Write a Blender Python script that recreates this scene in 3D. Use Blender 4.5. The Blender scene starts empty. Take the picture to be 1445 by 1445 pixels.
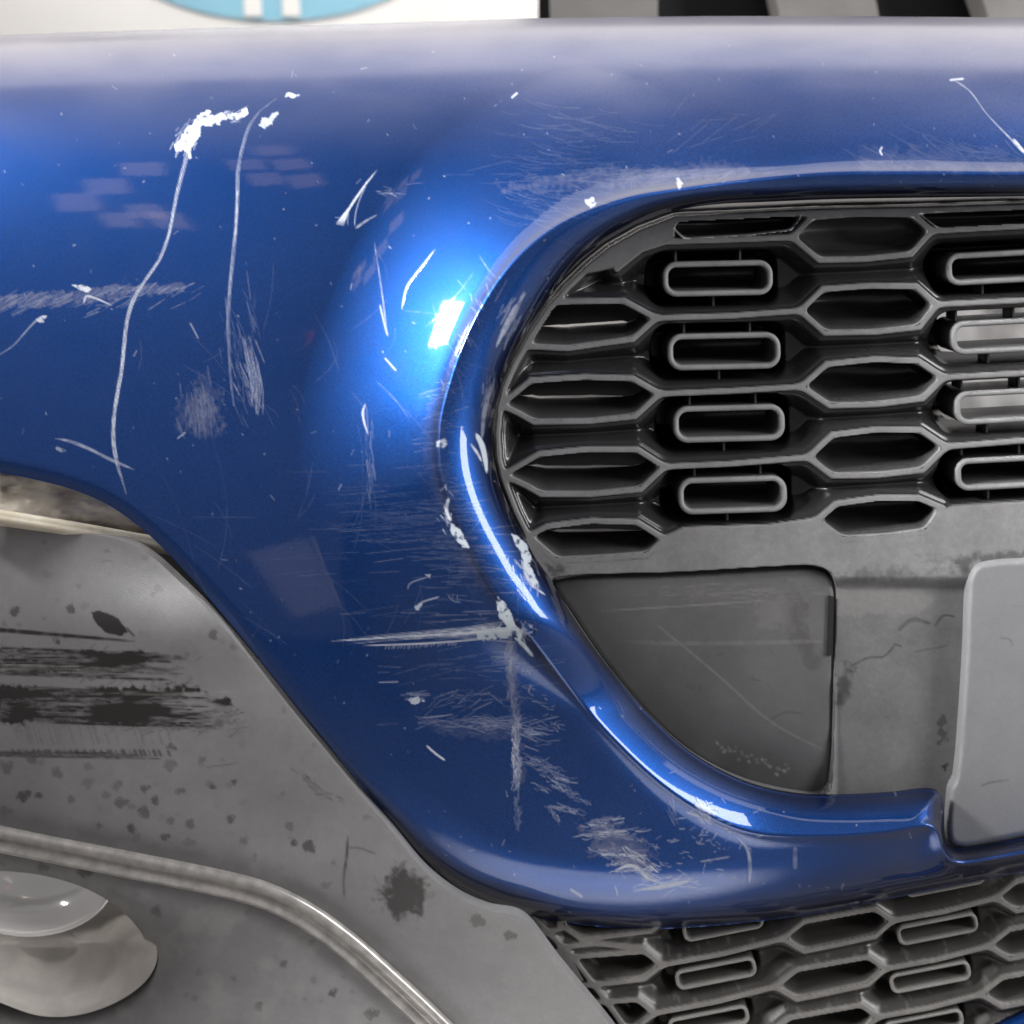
import bpy, math, random
import numpy as np
from mathutils import Matrix, Vector

# ------------------------------------------------------------------ scene, camera, light
SC = bpy.context.scene
COL = SC.collection
rng = np.random.default_rng(7)
random.seed(7)
HALF = 722.5
S = 0.0005            # metres per photograph pixel on the bumper's face
D = 0.95              # camera to bumper face
PITCH = math.radians(13)
CENTRE = Vector((0, 0, 0.62))
ROT = Matrix.Rotation(-PITCH, 4, 'X')
TILT = Matrix.Translation(CENTRE) @ ROT          # bumper frame -> world

cam = bpy.data.cameras.new('camera'); camo = bpy.data.objects.new('camera', cam); COL.objects.link(camo)
cam.sensor_fit = 'HORIZONTAL'; cam.angle = 2 * math.atan(HALF * S / D)
cam.clip_start = 0.02; cam.clip_end = 100
camo.matrix_world = TILT @ Matrix.Translation((0, -D, 0)) @ Matrix.Rotation(math.pi / 2, 4, 'X')
cam.dof.use_dof = True; cam.dof.focus_distance = 0.97; cam.dof.aperture_fstop = 4.5
SC.camera = camo

world = bpy.data.worlds.new('World'); SC.world = world; world.use_nodes = True
bg = world.node_tree.nodes['Background']
bg.inputs[0].default_value = (0.61, 0.585, 0.60, 1); bg.inputs[1].default_value = 0.34
SC.view_settings.view_transform = 'Standard'; SC.view_settings.look = 'None'
SC.view_settings.exposure = 0.28; SC.view_settings.gamma = 1.0
SC.render.engine = 'CYCLES'
SC.cycles.use_denoising = True
SC.cycles.max_bounces = 8

def area(name, loc, target, sx, sy, power, col=(1, 1, 1)):
    l = bpy.data.lights.new(name, 'AREA'); l.shape = 'RECTANGLE'; l.size = sx; l.size_y = sy
    l.energy = power; l.color = col
    o = bpy.data.objects.new(name, l); COL.objects.link(o)
    loc = Vector(loc); d = Vector(target) - loc
    o.location = loc; o.rotation_euler = d.to_track_quat('-Z', 'Y').to_euler()
    return o
AIM = (0, 0, 0.62)
area('ceiling_lamp', (0.0, 1.22, 3.0), (0, 1.22, 0), 9.0, 2.0, 100, (1, 0.945, 0.905))
area('window_light', (2.4, -1.05, 2.0), (0.0, 0, 0.6), 0.85, 2.3, 76, (1, 0.985, 0.985))
sky_ = area('skylight', (-2.14, -0.51, 2.21), (0.16, 0, 0.88), 0.60, 0.42, 5.6, (1, 0.985, 0.97)); sky_.data.spread = math.radians(29)
bl_ = area('banner_fill', (-0.4, 0.75, 2.7), (-0.2, 1.5, 1.35), 0.8, 0.2, 5, (1, 0.98, 0.95)); bl_.data.spread = math.radians(70)  # added fill light, only there to brighten the banner
sp = bpy.data.lights.new('floor_fill_spot', 'SPOT'); sp.energy = 2200; sp.spot_size = math.radians(8.5); sp.spot_blend = .3; sp.shadow_soft_size = .03  # added spot, brightens the floor mirrored in the skin's lower edge
spo = bpy.data.objects.new('floor_fill_spot', sp); COL.objects.link(spo)
spo.location = (1.7, -0.21, 1.25); spo.rotation_euler = (Vector((0.05, -0.20, 0)) - Vector(spo.location)).to_track_quat('-Z', 'Y').to_euler()
for p_, s_, r_, c_ in [((-1.32, -1.78, 2.37), (0.13, 0.2), 1.5, (1, 0.74, 0.56)),
    ((-1.23, -1.68, 2.53), (0.13, 0.2), 1.5, (1, 0.74, 0.56)),
    ((-1.12, -1.54, 2.72), (0.13, 0.2), 1.5, (1, 0.74, 0.56)),
    ((-1.21, -1.92, 2.24), (0.1, 0.14), 1.5, (1, 0.74, 0.56)),
    ((-1.13, -1.88, 2.32), (0.1, 0.14), 1.5, (1, 0.74, 0.56)),
    ((-1.08, -1.94, 2.27), (0.1, 0.14), 1.5, (1, 0.74, 0.56)),
    ((-0.8, -1.55, 2.81), (0.12, 0.16), 1.1, (1, 0.7, 0.62)),
    ((-0.71, -1.39, 2.95), (0.12, 0.16), 1.1, (1, 0.7, 0.62)),
    ((-0.65, -1.57, 2.82), (0.12, 0.16), 1.1, (1, 0.7, 0.62)),
    ((-0.74, -1.7, 2.68), (0.12, 0.16), 1.1, (1, 0.7, 0.62)),
    ((-0.6, -1.74, 2.67), (0.12, 0.16), 1.1, (1, 0.7, 0.62)),
    ((-0.45, -2.44, 1.5), (0.16, 0.22), 0.8, (1, 0.1, 0.14)),
    ((-0.63, -2.56, 0.64), (0.22, 0.4), 0.45, (1, 0.85, 0.85))]:      # far windows and panels of the workshop
    w_ = area('far_window', p_, (-0.1, 0, 0.75), s_[0], s_[1], r_ * math.pi * s_[0] * s_[1], c_); w_.rotation_euler.rotate_axis('Z', math.radians(24))

# ------------------------------------------------------------------ mapping and numeric helpers
AX = np.array([0.0, math.cos(PITCH), math.sin(PITCH)])     # the car's own "back" in the bumper frame (x, y away, z up)

def P(px, py, w=0.0, back=0.0):
    """point on the bumper: outline position px,py at depth w towards the camera, then pushed back along the car's axis"""
    px = np.asarray(px, float); py = np.asarray(py, float)
    w = np.broadcast_to(np.asarray(w, float), px.shape); back = np.broadcast_to(np.asarray(back, float), px.shape)
    k = (D - w) / D
    v = np.stack([(px - HALF) * S * k, -w, -(py - HALF) * S * k], -1)
    return v + back[..., None] * AX

def ss(a, b, x):
    t = np.clip((x - a) / (b - a), 0, 1); return t * t * (3 - 2 * t)

def catmull(pts, n=8, closed=False):
    p = np.array(pts, float); m = len(p); out = []
    rngi = range(m if closed else m - 1)
    for i in rngi:
        if closed:
            a, b, c, d = p[(i - 1) % m], p[i], p[(i + 1) % m], p[(i + 2) % m]
        else:
            b, c = p[i], p[i + 1]; a = p[i - 1] if i > 0 else 2 * b - c; d = p[i + 2] if i + 2 < m else 2 * c - b
        # centripetal parametrisation keeps corners tame
        t0 = 0; t1 = t0 + max(np.linalg.norm(b - a), 1e-6) ** .5; t2 = t1 + max(np.linalg.norm(c - b), 1e-6) ** .5; t3 = t2 + max(np.linalg.norm(d - c), 1e-6) ** .5
        for t in np.linspace(t1, t2, n, endpoint=False):
            A1 = (t1 - t) / (t1 - t0) * a + (t - t0) / (t1 - t0) * b
            A2 = (t2 - t) / (t2 - t1) * b + (t - t1) / (t2 - t1) * c
            A3 = (t3 - t) / (t3 - t2) * c + (t - t2) / (t3 - t2) * d
            B1 = (t2 - t) / (t2 - t0) * A1 + (t - t0) / (t2 - t0) * A2
            B2 = (t3 - t) / (t3 - t1) * A2 + (t - t1) / (t3 - t1) * A3
            out.append((t2 - t) / (t2 - t1) * B1 + (t - t1) / (t2 - t1) * B2)
    if not closed: out.append(p[-1])
    return np.array(out)

def dist(X, Y, pts, closed=False):
    p = np.asarray(pts, float); q = np.roll(p, -1, 0) if closed else p[1:]; p = p if closed else p[:-1]
    best = np.full(X.shape, 1e12)
    for (ax, ay), (bx, by) in zip(p, q):
        dx, dy = bx - ax, by - ay; L = dx * dx + dy * dy
        if L < 1e-9: continue
        t = np.clip(((X - ax) * dx + (Y - ay) * dy) / L, 0, 1)
        np.minimum(best, (X - ax - t * dx) ** 2 + (Y - ay - t * dy) ** 2, out=best)
    return np.sqrt(best)

def inside(X, Y, poly):
    c = np.zeros(X.shape, bool); p = np.asarray(poly, float); q = np.roll(p, -1, 0)
    for (ax, ay), (bx, by) in zip(p, q):
        if ay == by: continue
        c ^= ((ay > Y) != (by > Y)) & (X < (bx - ax) * (Y - ay) / (by - ay) + ax)
    return c

def sdf(X, Y, poly):
    d = dist(X, Y, poly, True); return np.where(inside(X, Y, poly), d, -d)

class Grid:
    """a regular sheet of sample points in outline coordinates, with slow fields worked out coarsely"""
    def __init__(s, x0, y0, x1, y1, st):
        s.x0, s.y0, s.st = x0, y0, st
        s.nx = int((x1 - x0) / st) + 1; s.ny = int((y1 - y0) / st) + 1
        s.X, s.Y = np.meshgrid(x0 + float(st) * np.arange(s.nx), y0 + float(st) * np.arange(s.ny))
        c = 4.0; s.c = c
        s.CX, s.CY = np.meshgrid(x0 + c * np.arange(int((x1 - x0) / c) + 3), y0 + c * np.arange(int((y1 - y0) / c) + 3))
    def up(s, F):   return bil(F, s.x0, s.y0, s.c, s.X, s.Y)
    def sdf(s, poly): return s.up(sdf(s.CX, s.CY, poly))
    def dist(s, pts): return s.up(dist(s.CX, s.CY, pts))

def bil(F, x0, y0, st, X, Y):
    u = np.clip((X - x0) / st, 0, F.shape[1] - 1.001); v = np.clip((Y - y0) / st, 0, F.shape[0] - 1.001)
    i = u.astype(int); j = v.astype(int); u = u - i; v = v - j
    if F.ndim == 3: u = u[..., None]; v = v[..., None]
    return (F[j, i] * (1 - u) + F[j, i + 1] * u) * (1 - v) + (F[j + 1, i] * (1 - u) + F[j + 1, i + 1] * u) * v

def blur(F, r):
    k = np.exp(-0.5 * (np.arange(-int(3 * r) - 1, int(3 * r) + 2) / r) ** 2); k /= k.sum(); n = len(k) // 2
    for ax in (0, 1):
        pad = [(0, 0)] * F.ndim; pad[ax] = (n, n); G = np.pad(F, pad, mode='edge'); out = np.zeros_like(F)
        for a, kk in enumerate(k):
            sl = [slice(None)] * F.ndim; sl[ax] = slice(a, a + F.shape[ax]); out += kk * G[tuple(sl)]
        F = out
    return F

def vnoise(X, Y, size, octaves=4, seed=0, ax=1.0):
    r = np.random.default_rng(seed); out = np.zeros(X.shape); amp = 0.5
    for o in range(octaves):
        T = r.random((128, 128)); sz = size / 2 ** o
        u = (X / (sz * ax)) % 126; v = (Y / sz) % 126
        i = u.astype(int); j = v.astype(int); u = u - i; v = v - j; u = u * u * (3 - 2 * u); v = v * v * (3 - 2 * v)
        out += amp * ((T[j, i] * (1 - u) + T[j, i + 1] * u) * (1 - v) + (T[j + 1, i] * (1 - u) + T[j + 1, i + 1] * u) * v); amp *= .5
    return out / (1 - .5 ** octaves)

# ------------------------------------------------------------------ object helpers
ROOTS = {}
def thing(name, label, cat, base, rot=True, group=None):
    """an Empty at the thing's base; children are given in the bumper frame and shifted by the base"""
    o = bpy.data.objects.new(name, None); COL.objects.link(o); o.empty_display_size = 0.05
    b = Vector(base)
    o.location = (TILT @ b) if rot else b
    if rot: o.rotation_euler = ROT.to_euler()
    o['label'] = label; o['category'] = cat
    if group: o['group'] = group
    ROOTS[o.name] = b
    return o

def base_of(o):
    off = Vector((0, 0, 0))
    while o is not None:
        if o.name in ROOTS: return ROOTS[o.name]
        o = o.parent
    return off

def mesh_obj(name, verts, faces, mat, parent=None, wear=None, smooth=True, label=None, attr2=None):
    """faces: (n,4) or (n,3) arrays (a list of them) or python lists"""
    verts = np.asarray(verts, float)
    if parent is not None: verts = verts - np.array(base_of(parent))
    me = bpy.data.meshes.new(name)
    if isinstance(faces, np.ndarray): faces = [faces]
    if faces and isinstance(faces[0], np.ndarray):
        nl = sum(f.size for f in faces); nf = sum(len(f) for f in faces)
        me.vertices.add(len(verts)); me.vertices.foreach_set('co', verts.astype(np.float32).ravel())
        me.loops.add(nl); me.loops.foreach_set('vertex_index', np.concatenate([f.ravel() for f in faces]).astype(np.int32))
        me.polygons.add(nf)
        tot = np.concatenate([np.full(len(f), f.shape[1]) for f in faces]); st = np.concatenate([[0], np.cumsum(tot)[:-1]])
        me.polygons.foreach_set('loop_start', st.astype(np.int32))
        me.update(calc_edges=True)
    else:
        me.from_pydata(verts.tolist(), [], faces); me.update()
    me.validate()
    if smooth: me.polygons.foreach_set('use_smooth', np.ones(len(me.polygons), bool))
    if wear is not None:
        a = me.attributes.new('wear', 'FLOAT_COLOR', 'POINT')
        w = np.zeros((len(verts), 4), np.float32); wear = np.asarray(wear); w[:, :wear.shape[1]] = wear
        a.data.foreach_set('color', w.ravel())
    me.materials.append(mat)
    o = bpy.data.objects.new(name, me); COL.objects.link(o)
    if parent is not None: o.parent = parent
    if label: o['label'] = label
    return o

def sheet(name, g, sd, place, mat, parent, wear=None, skirt=0.006, keep=None, label=None, flare=0.0):
    """trims grid g to sd>0, draws its rim out onto the sd=0 line, and gives the sheet a real edge.
    place(X, Y) -> (w, back)"""
    cen = (sd[:-1, :-1] + sd[1:, :-1] + sd[:-1, 1:] + sd[1:, 1:]) / 4
    cell = cen > 0
    if keep is not None: cell &= keep[:-1, :-1] & keep[1:, 1:] & keep[1:, :-1] & keep[:-1, 1:]
    J, I = np.nonzero(cell)
    used = np.zeros(sd.shape, bool); cnt = np.zeros(sd.shape, int)
    for dj in (0, 1):
        for di in (0, 1): np.add.at(cnt, (J + dj, I + di), 1)
    used = cnt > 0
    X = g.X.copy(); Y = g.Y.copy()
    rim = used & (cnt < 4)
    rim[:, 0] = rim[:, -1] = False; rim[0] = rim[-1] = False
    gy, gx = np.gradient(sd, g.st); n = np.hypot(gx, gy) + 1e-6
    m = rim & (np.abs(sd) < 3 * g.st)
    stp = np.clip(sd, -2.2 * g.st, 2.2 * g.st)
    X[m] -= (stp * gx / n)[m]; Y[m] -= (stp * gy / n)[m]
    idx = np.full(sd.shape, -1); idx[used] = np.arange(used.sum())
    quads = np.stack([idx[J, I], idx[J + 1, I], idx[J + 1, I + 1], idx[J, I + 1]], 1)
    xs, ys = X[used], Y[used]
    w, back = place(xs, ys)
    v = P(xs, ys, w, back)
    wr = bil(wear, g.x0, g.y0, g.st, xs, ys) if wear is not None else None
    faces = [quads]
    if skirt:
        e = np.concatenate([quads[:, [0, 1]], quads[:, [1, 2]], quads[:, [2, 3]], quads[:, [3, 0]]])
        key = np.sort(e, 1); key = key[:, 0].astype(np.int64) * len(v) + key[:, 1]
        u, inv, c = np.unique(key, return_inverse=True, return_counts=True)
        be = e[c[inv] == 1]
        bv = np.unique(be); mp = np.full(len(v), -1); mp[bv] = np.arange(len(bv))
        n0 = len(v)
        dp = skirt(xs[bv], ys[bv])[:, None] if callable(skirt) else skirt
        top = v[bv]; bot = v[bv] + dp * AX
        v = np.concatenate([v, top, bot])
        faces.append(np.stack([mp[be[:, 1]] + n0, mp[be[:, 0]] + n0, mp[be[:, 0]] + n0 + len(bv), mp[be[:, 1]] + n0 + len(bv)], 1))
        if wr is not None: wr = np.concatenate([wr, wr[bv], wr[bv]])
    return mesh_obj(name, v, faces, mat, parent, wr, label=label)

def loft(name, loops, mat, parent, cap=True, closed=True, label=None, smooth=True, wear=None):
    """loops: list of (n,3) arrays of points"""
    n = len(loops[0]); v = np.concatenate(loops); f = []
    for a in range(len(loops) - 1):
        for i in range(n if closed else n - 1):
            j = (i + 1) % n
            f.append((a * n + i, a * n + j, (a + 1) * n + j, (a + 1) * n + i))
    if cap: f.append(tuple((len(loops) - 1) * n + i for i in range(n)))
    return mesh_obj(name, v, f, mat, parent, smooth=smooth, label=label, wear=wear)

def box_mesh(c, size, rotx=0.0):
    c = np.array(c); s = np.array(size) / 2; b = 0.12 * min(size)
    v = []
    for sx in (-1, 1):
        for sy in (-1, 1):
            for sz in (-1, 1): v.append([sx * s[0], sy * s[1], sz * s[2]])
    f = [(0, 1, 3, 2), (4, 6, 7, 5), (0, 4, 5, 1), (2, 3, 7, 6), (0, 2, 6, 4), (1, 5, 7, 3)]
    return np.array(v) + c, f

# ------------------------------------------------------------------ materials
class NB:
    def __init__(s, name):
        s.m = bpy.data.materials.new(name); s.m.use_nodes = True; s.t = s.m.node_tree; s.b = s.t.nodes['Principled BSDF']
    def n(s, typ, **kw):
        x = s.t.nodes.new(typ)
        for k, v in kw.items():
            if k.startswith('_'): x.inputs[k[1:]].default_value = v
            else: setattr(x, k, v)
        return x
    def l(s, a, b): s.t.links.new(a, b)
    def mix(s, fac, a, b):
        x = s.n('ShaderNodeMix', data_type='RGBA')
        for i, q in ((0, fac), (6, a), (7, b)):
            if hasattr(q, 'links'): s.l(q, x.inputs[i])
            else: x.inputs[i].default_value = q if not isinstance(q, tuple) else (*q, 1)
        return x.outputs[2]
    def math(s, op, a, b=None, c=None):
        x = s.n('ShaderNodeMath', operation=op)
        for i, q in enumerate((a, b, c)):
            if q is None: continue
            if hasattr(q, 'links'): s.l(q, x.inputs[i])
            else: x.inputs[i].default_value = q
        return x.outputs[0]
    def ramp(s, v, lo, hi, a=0.0, b=1.0):
        x = s.n('ShaderNodeMapRange'); s.l(v, x.inputs[0]); x.inputs[1].default_value = lo; x.inputs[2].default_value = hi
        x.inputs[3].default_value = a; x.inputs[4].default_value = b; return x.outputs[0]
    def noise(s, scale, detail=4, stretch=None, rough=.55):
        tc = s.n('ShaderNodeTexCoord'); v = tc.outputs['Object']
        if stretch:
            mp = s.n('ShaderNodeMapping'); mp.inputs['Scale'].default_value = stretch; s.l(v, mp.inputs[0]); v = mp.outputs[0]
        x = s.n('ShaderNodeTexNoise'); x.inputs['Scale'].default_value = scale; x.inputs['Detail'].default_value = detail; x.inputs['Roughness'].default_value = rough
        s.l(v, x.inputs['Vector']); return x.outputs[0]
    def wear(s):
        a = s.n('ShaderNodeAttribute', attribute_name='wear'); x = s.n('ShaderNodeSeparateColor'); s.l(a.outputs['Color'], x.inputs[0]); return x.outputs
    def bump(s, h, strength, distance=0.001, after=None):
        x = s.n('ShaderNodeBump'); x.inputs['Strength'].default_value = strength; x.inputs['Distance'].default_value = distance
        s.l(h, x.inputs['Height'])
        if after is not None: s.l(after, x.inputs['Normal'])
        return x.outputs[0]
    def set(s, **kw):
        for k, v in kw.items():
            k = k.replace('_', ' ')
            if hasattr(v, 'links'): s.l(v, s.b.inputs[k])
            else: s.b.inputs[k].default_value = (*v, 1) if isinstance(v, tuple) else v

def paint_material():
    b = NB('blue_metallic_paint'); w = b.wear()
    fl = b.n('ShaderNodeTexVoronoi', feature='F1'); fl.inputs['Scale'].default_value = 2300
    tc = b.n('ShaderNodeTexCoord'); b.l(tc.outputs['Object'], fl.inputs['Vector'])
    sep = b.n('ShaderNodeSeparateColor'); b.l(fl.outputs['Color'], sep.inputs[0])
    flake = b.mix(b.ramp(sep.outputs[0], 0, 1, 0.25, 0.75), (0.0009, 0.0105, 0.083), (0.002, 0.084, 0.37))
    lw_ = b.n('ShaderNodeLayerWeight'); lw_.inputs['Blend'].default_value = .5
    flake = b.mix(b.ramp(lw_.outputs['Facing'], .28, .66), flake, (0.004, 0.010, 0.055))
    chipn = b.noise(900, 2)
    scr = b.mix(b.ramp(chipn, .3, .7), (0.44, 0.48, 0.56), (0.66, 0.69, 0.74))
    haze = b.mix(w[2], flake, (0.29, 0.28, 0.33))
    c = b.mix(w[0], haze, scr)
    prim = b.mix(b.noise(120, 3), (0.42, 0.48, 0.55), (0.50, 0.56, 0.62))
    c = b.mix(w[1], c, prim)
    bad = b.math('MAXIMUM', w[0], w[1]); bad2 = b.math('MAXIMUM', bad, b.math('MULTIPLY', w[2], .8))
    nm = b.n('ShaderNodeVectorMath', operation='SUBTRACT'); b.l(fl.outputs['Color'], nm.inputs[0]); nm.inputs[1].default_value = (.5, .5, .5)
    sc = b.n('ShaderNodeVectorMath', operation='SCALE'); b.l(nm.outputs[0], sc.inputs[0]); sc.inputs['Scale'].default_value = 0.07
    ge = b.n('ShaderNodeNewGeometry'); ad = b.n('ShaderNodeVectorMath', operation='ADD'); b.l(ge.outputs['Normal'], ad.inputs[0]); b.l(sc.outputs[0], ad.inputs[1])
    no = b.n('ShaderNodeVectorMath', operation='NORMALIZE'); b.l(ad.outputs[0], no.inputs[0])
    peel = b.bump(b.noise(260, 2), 0.02, 0.0006)
    relief = b.bump(b.math('MULTIPLY', bad, -1.0), 0.35, 0.0006, peel)
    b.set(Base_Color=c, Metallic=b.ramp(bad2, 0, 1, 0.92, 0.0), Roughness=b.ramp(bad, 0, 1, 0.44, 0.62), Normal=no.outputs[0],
          Coat_Weight=b.ramp(bad, 0, .8, 1.0, 0.0), Coat_Roughness=b.math('ADD', b.ramp(w[2], 0, 1, 0.035, 0.45), b.ramp(b.noise(14, 4), .4, .7, 0.0, 0.03)),
          Coat_IOR=1.5, Coat_Normal=relief)
    return b.m

def plastic(name, dark, pale, rough=0.5, grain=0.35, scale=900, spec=0.5, rpale=0.62):
    """moulded plastic; wear.r = faded / dusty / painted light, wear.g = dark rub, wear.b = pale rub"""
    b = NB(name); w = b.wear()
    dirt = b.noise(38, 6); fine = b.noise(420, 3)
    f = b.math('MULTIPLY', w[0], b.math('MULTIPLY', b.ramp(dirt, .30, .65, .80, 1.0), b.ramp(b.noise(190, 5), .3, .7, .90, 1.06)))
    c = b.mix(f, dark, pale)
    c = b.mix(b.ramp(fine, .35, .75, 0.0, 0.16), c, tuple(min(1, q * 1.9 + .02) for q in dark))
    c = b.mix(b.ramp(w[1], 0, .72), c, (0.020, 0.018, 0.018))
    c = b.mix(w[2], c, (0.44, 0.43, 0.40))
    gr = b.bump(b.noise(scale, 2), grain, 0.0004)
    b.set(Base_Color=c, Roughness=b.ramp(f, 0, 1, rough, rpale), Normal=gr, Specular_IOR_Level=spec)
    return b.m

def simple(name, col, rough=.5, metal=0.0, col2=None, scale=60, **kw):
    b = NB(name)
    c = b.mix(b.ramp(b.noise(scale, 5), .35, .65), col, col2) if col2 else col
    b.set(Base_Color=c, Roughness=rough, Metallic=metal, **kw)
    return b.m

M_PAINT = paint_material()
M_GRILLE = plastic('black_grille_plastic', (0.012, 0.012, 0.012), (0.270, 0.272, 0.276), 0.20, 0.18, 1300, .5)
M_LOWGR = plastic('dusty_grille_plastic', (0.020, 0.0185, 0.017), (0.21, 0.205, 0.195), 0.3, 0.18, 1300, .5)
M_COVER = plastic('cover_plastic', (0.06, 0.06, 0.062), (0.165, 0.165, 0.167), 0.48, 0.3, 1500)
M_MOUNT = plastic('mount_plastic', (0.13, 0.133, 0.138), (0.215, 0.22, 0.23), 0.55, 0.3, 1500)
M_TRIM = plastic('faded_trim_plastic', (0.100, 0.100, 0.102), (0.315, 0.315, 0.320), 0.42, 0.4, 1100, .5, .5)
M_BLACK = simple('black_inner_plastic', (0.010, 0.010, 0.010), .55)
M_SLOT = plastic('slot_plastic', (0.012, 0.012, 0.012), (0.270, 0.272, 0.276), 0.22, 0.18, 1300)
M_BEAD = simple('satin_silver_moulding', (0.52, 0.50, 0.475), .30, .4, (0.34, 0.33, 0.32), 90)
M_CHROME = simple('lamp_chrome', (0.93, 0.93, 0.92), .12, .25)
M_LAMPBODY = simple('hazy_lamp_lens', (0.50, 0.475, 0.445), .30, 0.0, (0.40, 0.385, 0.36), 45)
M_CREAM = simple('cream_lamp_ledge', (0.82, 0.78, 0.67), .3, 0.0, (0.60, 0.53, 0.40), 40)
M_WHITE = simple('white_banner_vinyl', (0.86, 0.85, 0.83), .6, 0.0, (0.80, 0.79, 0.77), 3)
M_BLUEPRINT = simple('blue_printed_vinyl', (0.27, 0.54, 0.68), .6, 0.0, (0.25, 0.50, 0.64), 6)
M_RED = simple('red_printed_vinyl', (0.62, 0.05, 0.07), .6)
M_RACK = simple('grey_rack_plastic', (0.27, 0.26, 0.25), .6, 0.0, (0.20, 0.195, 0.19), 12)
M_FLOOR = simple('concrete', (0.27, 0.26, 0.25), .8, 0.0, (0.20, 0.195, 0.19), 4)
M_REFLECTOR = simple('slit_reflector_white', (0.86, 0.86, 0.84), .7)  # for the pale strips added behind the cell slits
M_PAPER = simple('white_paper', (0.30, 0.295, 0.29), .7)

# ------------------------------------------------------------------ outlines of the bumper (photograph coordinates)
def ytop(x): return np.interp(x, [-90, 0, 240, 480, 600, 780, 1000, 1250, 1530], [53, 49, 41, 34, 30.5, 25, 22.5, 23, 26])
def base(x, y):
    yt = ytop(x)
    t = np.clip((640 - y) / (640 - yt + 1.0), 0, 0.9995)
    top = -0.11 * (1 - np.sqrt(1 - t ** 5.0))
    left = -0.010 * (np.clip(560 - x, 0, None) / 600) ** 2
    low = -0.045 * (np.clip(y - 640, 0, None) / 640) ** 2
    return top + left + low

OPEN_ = [(1530,275),(1445,277),(1300,279),(1180,281),(1080,285),(1015,288),(957,296),(915,308),(874,328),(845,346),(818,367),(791,397),(768,430),(749,458),(732,485),(718,512),(706,547),(698,578),(694,613),(696,646),(705,685),(721,724),(739,758),(755,788),(775,816),(807,869),(855,938),(913,1007),(976,1064),(1050,1104),(1119,1121),(1183,1124),(1262,1120),(1312,1115),(1326,1120),(1332,1140),(1333,1180),(1338,1193),(1352,1199),(1400,1194),(1445,1185),(1530,1170)]
OPEN = catmull(OPEN_, 7)
OPENP = np.concatenate([OPEN, [(1600, 1170), (1600, 275)]])
RIDGE = catmull([(1530,240),(1445,243),(1300,242),(1180,243),(1110,248),(1050,254),(966,265),(892,277),(835,295),(785,319),(740,353),(705,393),(672,446),(648,500),(630,555),(620,604),(622,664),(637,709),(658,759),(683,809),(712,853),(740,888),(770,928),(806,974),(856,1034),(934,1108),(998,1150),(1061,1175),(1156,1180),(1252,1174),(1315,1166),(1327,1180),(1333,1203),(1348,1217),(1400,1212),(1530,1186)], 7)
RIDGEP = np.concatenate([RIDGE, [(1640, 1186), (1640, 240)]])
LOW = [(-90,660),(0,667),(50,677),(100,690),(150,711),(186,735),(216,760),(246,790),(282,829),(316,869),(365,929),(415,992),(463,1050),(498,1095),(548,1155),(598,1213),(648,1255),(690,1276),(733,1289),(812,1304),(902,1311),(998,1307),(1103,1296),(1209,1278),(1315,1256),(1445,1230),(1530,1212)]
LOWC = catmull(LOW, 7)
TOPC = np.array([(x, ytop(x)) for x in np.linspace(1530, -90, 60)])
SKINP = np.concatenate([LOWC, TOPC])

# ------------------------------------------------------------------ painted skin
G = Grid(-76, 10, 1516, 1326, 1.42)
sd_out = G.sdf(SKINP); sd_open = G.sdf(OPENP); sd_ridge = G.sdf(RIDGEP); d_low = G.dist(LOWC)
d_open = np.clip(-sd_open, 0, None); d_ridge = np.abs(sd_ridge)
in_lip = sd_ridge > 0
s_lip = np.where(in_lip, d_open / (d_open + d_ridge + 1e-3), 1.0)
FH = 0.048
topside = ss(780, 1130, G.X) * ss(500, 400, G.Y)
sweep_ = np.clip(1 - d_ridge / (200.0 - 140.0 * topside), 0, 1) ** 1.6
lowlip = ss(860, 1010, G.Y)
FHL = FH * (1 - .74 * topside) * (1 - .68 * lowlip)
flare = np.where(in_lip, FHL, FHL * ((.87 - .35 * lowlip - .42 * topside) * sweep_ + (.13 + .35 * lowlip + .42 * topside) * np.exp(-d_ridge / 11.0)))
q_ = 1 - s_lip
drop_side = 0.006 * q_ + 0.036 * (1 - np.sqrt(np.clip(1 - q_ ** 2.2, 0, 1)))
drop_low = 0.030 * q_ ** 1.12 + 0.010 * q_ ** 4
drop = drop_side * (1 - lowlip) + drop_low * lowlip
# the lower edge rolls under: wide towards the floor, tight along the side trim
rw = 22 + 72 * ss(430, 700, G.X)
t = np.clip((rw - d_low) / rw, 0, 1)
roll = (0.008 + 0.040 * ss(430, 700, G.X)) * (1 - np.sqrt(np.clip(1 - t ** 2, 0, 1)) * 0.999)
WSK = base(G.X, G.Y) + flare - drop - roll
# dents of everyday knocks, and the crack in the lip
def dent(cx, cy, rx, ry, a):
    return a * np.exp(-((G.X - cx) / rx) ** 2 - ((G.Y - cy) / ry) ** 2)
WSK += dent(820, 250, 60, 40, -0.0012) + dent(1260, 215, 80, 25, -0.001) + dent(400, 420, 150, 120, .002)
WSK += dent(748, 888, 5, 5, -.003)
body = blur(WSK, 1.5)
WSK = np.where(G.Y < 60, WSK, body)

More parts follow.
